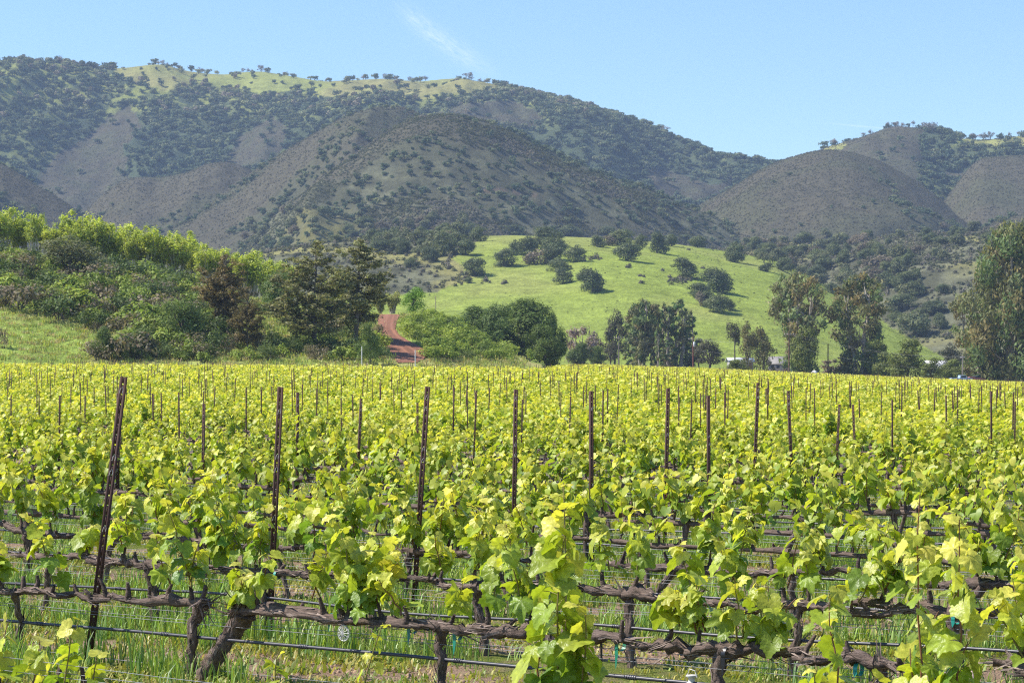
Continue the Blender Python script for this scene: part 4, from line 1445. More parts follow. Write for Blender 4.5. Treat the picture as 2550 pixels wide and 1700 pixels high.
x, t = c6(1600, 1030); put_px(CYP, x, 905, t, 668, 'slim green cypress before the valley grove', 'cypress', 4.0, 26)
x, t = c6(1710, 1150); put_px(EUN, x, 905, t, 666, 'low young gum tree before the valley grove', 'gum tree', 7.0, 38)
x, t = c6(1180, 1130); put_px(DPINE, x, 905, t, 675, 'low dull tree behind the left power pole', 'tree', 14.0, 55)
x, t = c6(2090, 1115); put_px(DPINE, x, 912, t, 680, 'wide low grey green oak right of the red power pole', 'oak tree', 14.0, 88)
x, t = c6(1990, 1110); put_px(DPINE, x, 912, t, 690, 'grey green oak close behind the red power pole', 'oak tree', 14.0, 50)

LEAN = Kind('pine_tree', gen_oak, [111], 10.0, W=8.0, size=0.3, per=4, nl=9, base=6.0, col=(0.122, 0.118, 0.062), lr=(0.14, 0.22), barkc=BARK_G)
x, t = c7(235, 752); put_px(LEAN, x, 915, t, 640, 'small pine with a tall bare trunk left of the white roof', 'pine tree', 8.0, 44)
GRN = Kind('broad_tree', gen_oak, [113, 114, 115], 11.0, W=13.0, size=0.30, per=5.5, nl=28, col=(0.204, 0.235, 0.059), base=0.8, lr=(0.11, 0.18))
DRT = Kind('broad_tree', gen_oak, [116], 11.0, W=12.0, size=0.30, per=4.5, nl=24, col=(0.211, 0.189, 0.081), base=0.8, lr=(0.10, 0.17))
x, t = c7(330, 760); put_px(DRT, x, 915, t, 632, 'dull olive tree at the left of the house', 'tree', 12.0, 55)
x, t = c7(440, 800); put_px(DRT, x, 915, t, 634, 'wide dull olive tree shading the white house', 'tree', 12.0, 80)
TALL = [(0, 0.35), (0.15, 0.5), (0.35, 0.45), (0.5, 0.85), (0.75, 1.0), (0.93, 0.9), (1.0, 0.5)]
EU1 = Kind('gum_tree', gen_euc, [121], 26.0, W=15.0, base=0.05, shape=TALL, per=3.4)
EU2 = Kind('gum_tree', gen_euc, [122], 26.0, W=15.0, base=0.03, per=3.0, col=(0.268, 0.243, 0.106), shape=[(0, 0.6), (0.2, 0.8), (0.45, 1.0), (0.75, 0.9), (0.93, 0.55), (1.0, 0.25)])
EU3 = Kind('gum_tree', gen_euc, [123], 34.0, W=26.0, base=0.03, per=2.6, size=0.36, stems=5, col=(0.225, 0.228, 0.092), shape=[(0, 0.75), (0.2, 0.8), (0.45, 1.0), (0.65, 0.95), (0.85, 0.6), (1.0, 0.25)])
x, t = c7(700, 418); put_px(EU1, x, 925, t, 645, 'tall gum tree with a broad top and narrow waist, left of the tallest pair', 'gum tree', 15.0, 140)
x, t = c7(760, 800); put_px(GRN, x, 925, t, 640, 'dense green tree wrapped round the foot of the narrow waisted gum tree', 'tree', 13.0, 82)
x, t = c7(1150, 425); put_px(EU2, x, 930, t, 650, 'tall brownish gum tree with a dead branch sticking from its top', 'gum tree', 15.0, 150)
x, t = c7(2260, 60); put_px(EU3, x + 6, 945, t, 610, 'huge gum tree filling the right edge', 'gum tree', 26.0, 250)
x, t = c7(1990, 560); put_px(EU1, x, 940, t, 622, 'drooping gum tree at the left of the huge one', 'gum tree', 15.0, 120)
x, t = c7(2040, 930); put_px(EUN, x, 940, t, 612, 'lower gum tree in front of the huge one', 'gum tree', 7.0, 60)
x, t = c7(1500, 885); put_px(GRN, x, 935, t, 618, 'bushy bright green oak at the right of the tall gum trees', 'oak tree', 13.0, 120)
x, t = c7(1300, 900); put_px(GRN, x, 930, t, 640, 'green oak between the brownish gum tree and the bushy oak', 'oak tree', 13.0, 75)
x, t = c7(1660, 1030); put_px(GRN, x, 935, t, 612, 'low dark tree right of the bushy oak', 'oak tree', 13.0, 60)
x, t = c7(1830, 1040); put_px(GRN, x, 935, t, 640, 'green tree behind the thin power pole at the right', 'tree', 13.0, 75)
x, t = c7(1830, 930); put_px(DPINE, x, 935, t, 720, 'dull green trees behind the right hand power pole', 'tree', 14.0, 90)
x, t = c7(830, 1040); put_px(BARE, x + 40, 925, t, 655, 'dry brownish tree between the two tall gum trees', 'bare tree', 8.0, 60)
x, t = c7(260, 1040); put_px(GRN, x, 915, t, 622, 'low green hedge like tree under the white roof', 'tree', 13.0, 60)

# ---- the dirt road
def road():
    edge = [(722.5, 869, 919), (730, 868, 916), (742, 867, 911), (753, 866, 908), (764, 867, 912), (774, 870, 923), (784, 876, 940), (792, 881, 955), (800, 887, 967), (806, 893, 976), (813, 901, 982), (820, 906, 980), (827, 909, 970), (834, 911, 955)]
    rows, wv = [], []
    nseg = 60
    ys = np.linspace(722.5, 834, 110)
    for y in ys:
        l = (np.interp(y, [e[0] for e in edge], [e[1] for e in edge]) + 3.0 * (vnoise(y * 0.45, 3, 1) - 0.5)) * q
        r = (np.interp(y, [e[0] for e in edge], [e[2] for e in edge]) + 3.5 * (vnoise(y * 0.4, 9, 2) - 0.5)) * q
        a, b = hit(l, y * q, 290, 430), hit(r, y * q, 290, 430)
        if a is None or b is None:
            continue
        rows.append([(a[0] + (b[0] - a[0]) * t, a[1] + (b[1] - a[1]) * t) for t in np.linspace(0, 1, 25)])
    A = np.array(rows)
    Z = land(A[..., 0], A[..., 1]) + 0.09
    t = np.linspace(0, 1, 25)[None, :]
    Z = Z - 0.03 * (np.exp(-((t - 0.28) / 0.05) ** 2) + np.exp(-((t - 0.72) / 0.05) ** 2))
    n, m = Z.shape
    V = np.stack([A[..., 0], A[..., 1], Z], -1).reshape(-1, 3)
    i = np.arange(n - 1)[:, None] * m; j = np.arange(m - 1)[None, :]
    Q = np.stack([i + j, i + j + 1, i + m + j + 1, i + m + j], -1).reshape(-1, 4)
    rut = 0.68 + 0.6 * vnoise(t * 16 + 0 * Z, np.arange(n)[:, None] * 0.05, 5) + 0 * Z
    c = np.array([0.27, 0.122, 0.070])[None, None] * rut[..., None]
    me = mesh_data('dirt_road', V, Q, rough_mat('road_dirt', 1.5, lo=0.75, hi=1.2, bump=0.5, dist=0.1), c.reshape(-1, 3))
    tag(obj('dirt_road', me), 'reddish brown dirt road curving up the bank', None, None, 'structure')


road()

# ---- grass on the bank and low growth on the meadow
def tuft(seed, h=0.5, n=26, col=(0.20, 0.24, 0.06), w_=0.035, spread=0.25, lean=0.35):
    rng = np.random.default_rng(seed)
    mb = MB()
    for i in range(n):
        th = rng.uniform(0, 6.28)
        b = np.array([rng.normal() * spread, rng.normal() * spread, 0])
        hh = h * rng.uniform(0.5, 1.1)
        d = np.array([cos(th), sin(th), 0])
        sd_ = np.array([-sin(th), cos(th), 0]) * w_
        ln = lean * rng.uniform(0.2, 1.3)
        p1 = b + d * hh * ln * 0.35 + np.array([0, 0, hh * 0.6])
        p2 = b + d * hh * ln + np.array([0, 0, hh * (1 - 0.3 * ln)])
        V = [b - sd_, b + sd_, p1 - sd_ * 0.8, p1 + sd_ * 0.8, p2]
        k = rng.uniform(0.7, 1.3)
        mb.add(V, [[0, 1, 3], [0, 3, 2], [2, 3, 4]], np.array(col) * k * np.array([rng.uniform(0.85, 1.25), 1, 1]))
    return mb


MAT_GRASS = leaf_mat('grass_blades', trans=0.35, tint=(1.1, 1.15, 0.5), rough=0.45, spec=0.4, vary=0.15, scale=4.0)
rng = np.random.default_rng(12)
n = 8000
px_, D_ = rng.uniform(-60, 1300, n), rng.uniform(294, 415, n)
Xb = (px_ - CX) / F * D_; Zb, ib = land(Xb, D_, True)
PY = to_px(Xb, D_, Zb)[1]
rl = np.interp(PY / q, [722, 753, 774, 800, 813, 834], [862, 860, 864, 880, 894, 905]) * q
rr_ = np.interp(PY / q, [722, 753, 774, 800, 813, 834], [925, 914, 930, 975, 990, 965]) * q
ok = (ib == ID['bank']) & ~((px_ > rl) & (px_ < rr_))
scatter('bank_grass', np.stack([Xb, D_, Zb - 0.03], 1)[ok], rng.uniform(0.6, 1.3, n)[ok], rng.uniform(0, 6.28, n)[ok], rng.integers(0, 3, n)[ok],
        [tuft(201, 0.42, 24, (0.38, 0.38, 0.13), 0.05, 0.4).data('grass_tuft', MAT_GRASS), tuft(202, 0.5, 24, (0.36, 0.42, 0.12), 0.05, 0.4).data('grass_tuft', MAT_GRASS),
         tuft(203, 0.4, 24, (0.47, 0.42, 0.21), 0.05, 0.45).data('grass_tuft', MAT_GRASS)], 'long grass on the left bank')

# ---- power poles and wires
MAT_WOOD = rough_mat('pole_wood', 3.0, (1, 1, 0.2), bump=0.3)
MAT_METAL = rough_mat('galvanised', 12.0, lo=0.85, hi=1.15, rough=0.45, spec=0.5, bump=0.1, metal=0.6)
MAT_PLAIN = rough_mat('paint', 5.0, lo=0.9, hi=1.1, rough=0.6, bump=0.1)
POLES = []


def pole(x, top, D, label, arm=1.2, can=False, col=(0.16, 0.09, 0.06)):
    p = at(x, D)
    h = (YH - top) / F * D + 1.65 - p[2]
    e = empty('power_pole', p)
    tag(e, label, 'power pole', 'power poles along the valley road')
    m = MB(); m.tube([(0, 0, -0.6), (0, 0, h)], [0.2, 0.13], col, 10); m.build('pole', MAT_WOOD, e)
    if arm:
        m = MB(); m.box(-arm, arm, -0.07, 0.07, h - 0.75, h - 0.6, (0.25, 0.2, 0.16)); m.build('crossarm', MAT_WOOD, e, smooth=False)
        for k in (-1, -0.4, 0.4, 1):
            m = MB(); m.tube([(k * arm * 0.92, 0, h - 0.6), (k * arm * 0.92, 0, h - 0.5), (k * arm * 0.92, 0, h - 0.35)], [0.05, 0.09, 0.05], (0.6, 0.6, 0.62), 6)
            m.build('insulator', MAT_PLAIN, e)
    if can:
        m = MB(); m.tube([(0.28, -0.2, h - 2.6), (0.28, -0.2, h - 2.55), (0.28, -0.2, h - 1.4), (0.28, -0.2, h - 1.35)], [0.2, 0.27, 0.27, 0.16], (0.62, 0.63, 0.65), 12)
        m.build('transformer', MAT_PLAIN, e)
    POLES.append((p[0], p[1], p[2] + h))
    return e


pole(1541, 835, 655, 'grey wooden power pole before the dark pine of the valley grove', col=(0.2, 0.17, 0.15))
pole(1726, 838, 650, 'reddish power pole with a white transformer at the right of the valley grove', can=True, col=(0.22, 0.09, 0.06))
pole(1965, 826, 628, 'power pole at the left of the narrow waisted gum tree')
pole(2062, 856, 640, 'short dark pole between the two tall gum trees', arm=0)
pole(2397, 884, 600, 'thin pale power pole before the low trees at the right', arm=0.5, col=(0.3, 0.26, 0.22))


def span(a, b, dz=0.0, sag=1.2, dx=0.0, label='thin power line slung between the wooden poles of the valley'):
    t = np.linspace(0, 1, 24)
    A, B = np.array(a) + [dx, 0, dz], np.array(b) + [dx, 0, dz]
    Pp = A + (B - A) * t[:, None]
    Pp[:, 2] -= sag * 4 * t * (1 - t)
    m = MB(); m.tube(Pp, 0.009, (0.3, 0.3, 0.3), 4)
    tag(m.build('power_line', MAT_METAL), label, 'power line', 'power lines of the valley')


for a, b in ((0, 1), (1, 2), (2, 4)):
    for dz, dx in ((-0.35, -1.1), (-0.35, 1.1), (-3.2, 0)):
        span(POLES[a], POLES[b], dz, 1.6, dx)

for x, top, lb in ((901, 862, 'thin white marker post at the left of the road end'), (1034, 871, 'thin white marker post in front of the road bend')):
    p = at(x, 294)
    m = MB(); m.tube([(0, 0, -0.3), (0, 0, (YH - top) / F * 294 + 1.65 - p[2])], 0.05, (0.75, 0.74, 0.7), 8)
    tag(m.build('marker_post', MAT_PLAIN, loc=p), lb, 'post')
p = at(1085, 455)
m = MB(); m.tube([(0, 0, -1), (0, 0, (YH - 737) / F * 455 + 1.65 - p[2])], 0.07, (0.28, 0.22, 0.18), 6)
tag(m.build('wooden_pole', MAT_WOOD, loc=p), 'lone thin wooden pole against the meadow above the road slope', 'pole')


# ---- buildings in the valley
def house(x, D, wd, dp, hw, hr, label, wall, roof, rz=0.2, win=2, name='house', top=None):
    p = at(x, D)
    if top is not None:
        p = (p[0], p[1], max(p[2], (YH - top) / F * D + 1.65 - hw - hr))
    e = empty(name, p, rz)
    tag(e, label, name.replace('_', ' '))
    m = MB(); m.box(-wd / 2, wd / 2, -dp / 2, dp / 2, -0.5, hw, wall)
    m.add([(-wd / 2, -dp / 2, hw), (-wd / 2, dp / 2, hw), (-wd / 2, 0, hw + hr * 0.94), (wd / 2, -dp / 2, hw), (wd / 2, dp / 2, hw), (wd / 2, 0, hw + hr * 0.94)], [[0, 1, 2], [3, 5, 4]], wall)
    m.build('wall', MAT_PLAIN, e, smooth=False)
    o = 0.5
    m = MB()
    for s in (-1, 1):
        V = [(-wd / 2 - o, s * (dp / 2 + o), hw - 0.25), (wd / 2 + o, s * (dp / 2 + o), hw - 0.25), (wd / 2 + o, 0, hw + hr), (-wd / 2 - o, 0, hw + hr)]
        V2 = [(a, b, c - 0.15) for a, b, c in V]
        m.add(V + V2, [[0, 1, 2, 3], [4, 7, 6, 5], [0, 4, 5, 1], [1, 5, 6, 2], [3, 2, 6, 7], [0, 3, 7, 4]], roof)
    m.build('roof', MAT_PLAIN, e, smooth=False)
    for k in range(win):
        cx_ = -wd / 2 + wd * (k + 0.7) / (win + 0.4)
        m = MB(); m.box(cx_ - 0.6, cx_ + 0.6, -dp / 2 - 0.04, -dp / 2 + 0.05, 1.0, 2.1, (0.7, 0.7, 0.7)); f = m.build('window', MAT_PLAIN, e, smooth=False)
        m = MB(); m.box(cx_ - 0.5, cx_ + 0.5, -dp / 2 - 0.06, -dp / 2 + 0.02, 1.1, 2.0, (0.05, 0.06, 0.08)); m.build('pane', MAT_PLAIN, f, smooth=False)
    m = MB(); m.box(wd * 0.3, wd * 0.3 + 1.0, -dp / 2 - 0.05, -dp / 2 + 0.05, 0.0, 2.05, (0.3, 0.2, 0.15)); m.build('door', MAT_PLAIN, e, smooth=False)
    return e


house(1843, 700, 6.5, 6, 2.0, 0.9, 'long low building with a white roof beyond the small bare trunked pine', (0.35, 0.34, 0.31), (0.52, 0.53, 0.55), 0.06, top=890)
house(1943, 690, 5.5, 6, 2.6, 1.8, 'small white house half hidden by the olive tree', (0.38, 0.37, 0.35), (0.26, 0.24, 0.22), -0.3, 3, top=887)
house(2338, 760, 8, 5, 2.6, 1.4, 'white walled cottage just showing through the trees at the right', (0.72, 0.7, 0.68), (0.62, 0.6, 0.58), 0.2, 2, top=897)


def car(x, D, label, col, rz=0.1, name='parked_car', truck=True):
    p = at(x, D)
    top = (YH - 934) / F * D + 1.65
    e = empty(name, (p[0], p[1], max(p[2], top - 1.7)), rz)
    tag(e, label, 'pickup truck' if truck else 'car', None)
    prof = [(-2.6, 0.45), (-2.6, 1.05), (-0.6, 1.05), (-0.5, 1.7), (0.75, 1.72), (1.35, 1.12), (2.45, 0.98), (2.6, 0.5)] if truck else [(-2.2, 0.4), (-2.2, 0.95), (-1.5, 1.4), (0.5, 1.42), (1.2, 0.98), (2.1, 0.85), (2.2, 0.4)]
    n_ = len(prof)
    V = [(a, s * 0.88, b) for s in (-1, 1) for a, b in prof]
    m = MB()
    for k in range(n_):
        k2 = (k + 1) % n_
        m.add([V[k], V[k2], V[k2 + n_], V[k + n_]], [[0, 1, 2, 3]], col)
    c0 = [(0, -0.88, 0.8), (0, 0.88, 0.8)]
    for s in (0, 1):
        m.add([c0[s]] + V[s * n_:(s + 1) * n_], [[0, 1 + k, 1 + (k + 1) % n_] for k in range(n_)], col)
    m.build('body', MAT_PLAIN, e, smooth=False)
    m = MB(); m.box(-0.4, 0.85, -0.9, 0.9, 1.15, 1.6, (0.03, 0.04, 0.05)); m.build('window', MAT_PLAIN, e, smooth=False)
    for wx in (-1.6, 1.6):
        for s in (-1, 1):
            m = MB(); m.tube([(wx, s * 0.75, 0.36), (wx, s * 0.92, 0.36)], 0.36, (0.02, 0.02, 0.02), 14); wh = m.build('wheel', MAT_PLAIN, e)
            m = MB(); m.tube([(wx, s * 0.90, 0.36), (wx, s * 0.93, 0.36)], 0.18, (0.5, 0.5, 0.5), 10); m.build('rim', MAT_PLAIN, wh)
    return e


car(2394, 596, 'pale blue pickup truck parked beyond the vineyard by the thin pale pole', (0.35, 0.45, 0.6), 0.15)
car(2430, 600, 'dull red car parked behind the vineyard next to the pale blue pickup', (0.3, 0.12, 0.1), 0.1, truck=False)
p = at(2028, 618)
m = MB(); m.tube([(0, 0, 0), (0, 0, 1.6), (0, 0, 2.1), (0, 0, 2.35)], [0.9, 0.9, 0.55, 0.1], (0.75, 0.75, 0.75), 16)
tag(m.build('water_tank', MAT_PLAIN, loc=(p[0], p[1], (YH - 921) / F * 618 + 1.65 - 2.4)), 'small white water tank peeping over the vines between the tall gum trees', 'tank')

# ------------------------------------------------------------ the vineyard
tx, ty = ROW_T
nx, ny = ROW_N
ROW_ANG = math.atan2(ty, tx)
SIDE = 0.232                                    # half width of the wedge that is planted, as x / y


def row_pt(k, s):
    d = ROW_0 + k * ROW_SP
    return nx * d + tx * s, ny * d + ty * s


def row_s(k, u):
    """position along row k where it crosses the sight direction u = x / y"""
    d = ROW_0 + k * ROW_SP
    # nx*d + tx*s = u * (ny*d + ty*s)
    return (u * ny * d - nx * d) / (tx - u * ty)


def gz(X, Y):
    X = np.atleast_1d(X); Y = np.atleast_1d(Y)
    return land(X, Y) + near_relief(X, Y)


MAT_VINE = leaf_mat('vine_leaf', trans=0.45, tint=(1.12, 1.12, 0.45), rough=0.40, spec=0.4, vary=0.10, scale=45.0, bump=0.35)
MAT_VINE_FAR = leaf_mat('vine_leaf_far', trans=0.45, tint=(1.1, 1.1, 0.45), rough=0.45, spec=0.4, vary=0.12, scale=5.0)
MAT_SHOOT = leaf_mat('green_shoot', trans=0.0, rough=0.5, spec=0.4, vary=0.1, scale=30)
MAT_VBARK = rough_mat('vine_bark', 55.0, (1, 1, 0.14), lo=0.3, hi=1.8, bump=1.0, dist=0.02, scale2=14.0)
MAT_CBARK = rough_mat('cordon_bark', 55.0, (0.14, 1, 1), lo=0.3, hi=1.8, bump=1.0, dist=0.02, scale2=14.0)
MAT_RUST = rough_mat('rusted_steel', 60.0, (1, 1, 0.4), lo=0.6, hi=1.5, rough=0.75, spec=0.35, bump=0.25, dist=0.002, scale2=5.0)
MAT_WIRE = rough_mat('wire', 80.0, lo=0.8, hi=1.2, rough=0.6, spec=0.3, bump=0.0, metal=0.2)
MAT_PIPE = rough_mat('drip_pipe', 30.0, lo=0.85, hi=1.2, rough=0.42, spec=0.5, bump=0.05, dist=0.002)
MAT_TAPE = rough_mat('green_tape', 30.0, lo=0.85, hi=1.15, rough=0.4, spec=0.5, bump=0.1, dist=0.002)
WOOD_C = (0.140, 0.102, 0.082)


def leaf_template(n, mid, serr=True):
    """grape leaf, petiole joint at the origin, tip along +Y, about one unit wide"""
    an = np.linspace(-82, 262, n)
    key = [(-90, 0.08), (-76, 0.34), (-50, 0.47), (-25, 0.51), (-2, 0.45), (12, 0.49), (30, 0.56), (45, 0.49), (58, 0.48), (73, 0.58), (90, 0.68)]
    ks = [k for k, _ in key] + [180 - k for k, _ in key[::-1][1:]]
    vs = [v for _, v in key] + [v for _, v in key[::-1][1:]]
    r = np.interp(an, ks, vs)
    if serr:
        r = r * (1 + 0.055 * np.where(np.arange(n) % 2 == 0, 1, -1))
    a = np.radians(an)
    out = np.stack([r * np.cos(a), r * np.sin(a)], 1)
    V = [np.zeros((1, 2))]
    veins = np.zeros(1)
    Fc = []
    if mid:
        V.append(out * 0.55); V.append(out)
        m0, o0 = 1, 1 + n
        for i in range(n - 1):
            Fc += [[0, m0 + i, m0 + i + 1], [m0 + i, o0 + i, o0 + i + 1], [m0 + i, o0 + i + 1, m0 + i + 1]]
    else:
        V.append(out)
        for i in range(n - 1):
            Fc.append([0, 1 + i, 2 + i])
    V = np.concatenate(V)
    rad = np.hypot(V[:, 0], V[:, 1])
    th = np.degrees(np.arctan2(V[:, 1], V[:, 0]))
    th = np.where(th < -90, th + 360, th)
    dv = np.min([np.abs(th - v) for v in (90, 30, 150, -25, 205)], axis=0)
    vein = np.exp(-(dv / 9.0) ** 2) * (rad > 0)
    z = -0.35 * rad ** 2 - 0.10 * vein * rad + 0.05 * np.sin(th / 344 * 2 * pi * 7) * rad
    V3 = np.stack([V[:, 0], V[:, 1], z], 1)
    shade = 1 + 0.22 * vein
    return V3, np.array(Fc), shade


LT_HI = leaf_template(31, True)
LT_MID = leaf_template(15, False)
LT_LOW = leaf_template(7, False, False)
Y_TIP = np.array((0.68, 0.64, 0.12)); Y_MID = np.array((0.42, 0.50, 0.050)); Y_OLD = np.array((0.14, 0.26, 0.040))


def add_leaves(mb, tmpl, O, D_, U, size, age, rng):
    """O origins, D_ tip directions, U rough normals, age 0 young .. 1 old"""
    V0, F0, sh = tmpl
    n = len(O)
    if n == 0:
        return
    y = D_ / np.linalg.norm(D_, axis=1)[:, None]
    z = U - (U * y).sum(1)[:, None] * y
    z /= np.linalg.norm(z, axis=1)[:, None] + 1e-9
    x = np.cross(y, z)
    size = np.asarray(size)
    # every leaf is cupped and folded its own way
    cup = rng.uniform(-0.2, 2.0, n)
    W = np.repeat(V0[None], n, 0)
    tw = rng.normal(size=(n, 1)) * 0.25
    W[:, :, 2] = W[:, :, 2] * cup[:, None] + tw * W[:, :, 0] * W[:, :, 1] - 0.35 * np.clip(W[:, :, 1], 0, 1) ** 2 * rng.uniform(0, 1.2, (n, 1))
    fold = rng.uniform(0, 0.35, (n, 1))
    W[:, :, 2] += fold * np.abs(W[:, :, 0])
    P_ = O[:, None, :] + size[:, None, None] * (W[:, :, :1] * x[:, None] + W[:, :, 1:2] * y[:, None] + W[:, :, 2:] * z[:, None])
    m = V0.shape[0]
    Fc = (F0[None] + np.arange(n)[:, None, None] * m).reshape(-1, 3)
    a = np.clip(age, 0, 1)[:, None]
    c = np.where(a < 0.45, Y_TIP + (Y_MID - Y_TIP) * (a / 0.45), Y_MID + (Y_OLD - Y_MID) * ((a - 0.45) / 0.55))
    c = c * rng.uniform(0.8, 1.2, (n, 1)) * np.array([1.0, 1.0, 1.0])
    c = c[:, None, :] * sh[None, :, None]
    mb.add(P_.reshape(-1, 3), Fc, c.reshape(-1, 3))


def shoot(rng, base, length, lean, lod, stem_mb, leaf_mb, big=1.0, dense=1.0):
    """one spring shoot: stem, petioles and leaves"""
    nseg = 7 if lod == 0 else 4
    t = np.linspace(0, 1, nseg)
    dirv = np.array([lean[0], lean[1], 1.0]); dirv /= np.linalg.norm(dirv)
    curve = rng.normal(size=2) * 0.12
    Pp = base + dirv * length * t[:, None] + np.stack([curve[0] * t ** 2 * length, curve[1] * t ** 2 * length, 0 * t], 1)
    Pp += rng.normal(size=Pp.shape) * 0.004
    cs = np.array([0.20, 0.17, 0.045]) if rng.uniform() < 0.6 else np.array([0.19, 0.085, 0.04])
    stem_mb.tube(Pp, np.linspace(0.0046, 0.0018, nseg), cs, 5 if lod == 0 else 3, cap=False)
    gap = (0.027 if lod == 0 else 0.030) / dense
    n = max(4, int(length / gap))
    f = (np.arange(n) + rng.uniform(0.1, 0.6, n)) / n
    f = np.clip(f, 0, 1)
    pos = np.stack([np.interp(f, t, Pp[:, i]) for i in range(3)], 1)
    th0 = rng.uniform(0, 2 * pi)
    th = th0 + np.arange(n) * pi + rng.normal(size=n) * 0.8
    el = rng.uniform(0.0, 0.9, n)
    pl = (0.055 * (1 - 0.75 * f) + 0.012) * rng.uniform(0.6, 1.4, n) * big
    d = np.stack([np.cos(th) * np.cos(el), np.sin(th) * np.cos(el), np.sin(el)], 1)
    O = pos + d * pl[:, None]
    age = np.clip(1.05 - f * 1.05 + rng.normal(size=n) * 0.18, 0, 1) * min(1, 0.55 + length)
    size = (0.034 + 0.072 * np.sin(pi * np.clip(1 - f * 0.95, 0.05, 0.75)) ** 0.8 * (0.55 + 0.45 * (1 - f))) * rng.uniform(0.6, 1.3, n) * big * (1.13 if lod == 0 else 1.0)
    droop = np.where(f > 0.85, rng.uniform(-0.2, 0.9, n), -rng.uniform(0.15, 1.5, n))
    D_ = np.stack([np.cos(th), np.sin(th), droop], 1) + rng.normal(size=(n, 3)) * 0.25
    U = np.stack([np.cos(th) * 0.7, np.sin(th) * 0.7, np.ones(n) * 0.9], 1) + rng.normal(size=(n, 3)) * 0.45
    add_leaves(leaf_mb, (LT_HI, LT_MID, LT_LOW)[lod], O, D_, U, size, age, rng)
    if lod == 0:
        for i in range(n):
            if pl[i] > 0.02:
                mpt = (pos[i] + O[i]) / 2 + np.array([0, 0, 0.004])
                stem_mb.tube([pos[i], mpt, O[i]], 0.0016, (0.26, 0.24, 0.05), 3, cap=False)


def bark_strips(mb, Pp, R, n, rng):
    """loose strips of old bark peeling from a stem"""
    Pp = np.asarray(Pp)
    for _ in range(n):
        i = rng.integers(0, len(Pp) - 1)
        a = Pp[i] + (Pp[i + 1] - Pp[i]) * rng.uniform()
        ax = (Pp[i + 1] - Pp[i]); ax /= np.linalg.norm(ax)
        o = np.cross(ax, rng.normal(size=3)); o /= np.linalg.norm(o)
        s = np.cross(ax, o)
        r = R[i] * 0.98
        ln, w_ = rng.uniform(0.04, 0.13), rng.uniform(0.0015, 0.005)
        p0 = a + o * r
        p1 = p0 + ax * ln * 0.5 + o * 0.003
        p2 = p0 + ax * ln + o * rng.uniform(0.002, 0.018)
        V = [p0 - s * w_, p0 + s * w_, p1 - s * w_, p1 + s * w_, p2 - s * w_ * 0.4, p2 + s * w_ * 0.4]
        mb.add(V, [[0, 1, 3, 2], [2, 3, 5, 4]], np.array([0.26, 0.20, 0.165]) * rng.uniform(0.6, 1.2))


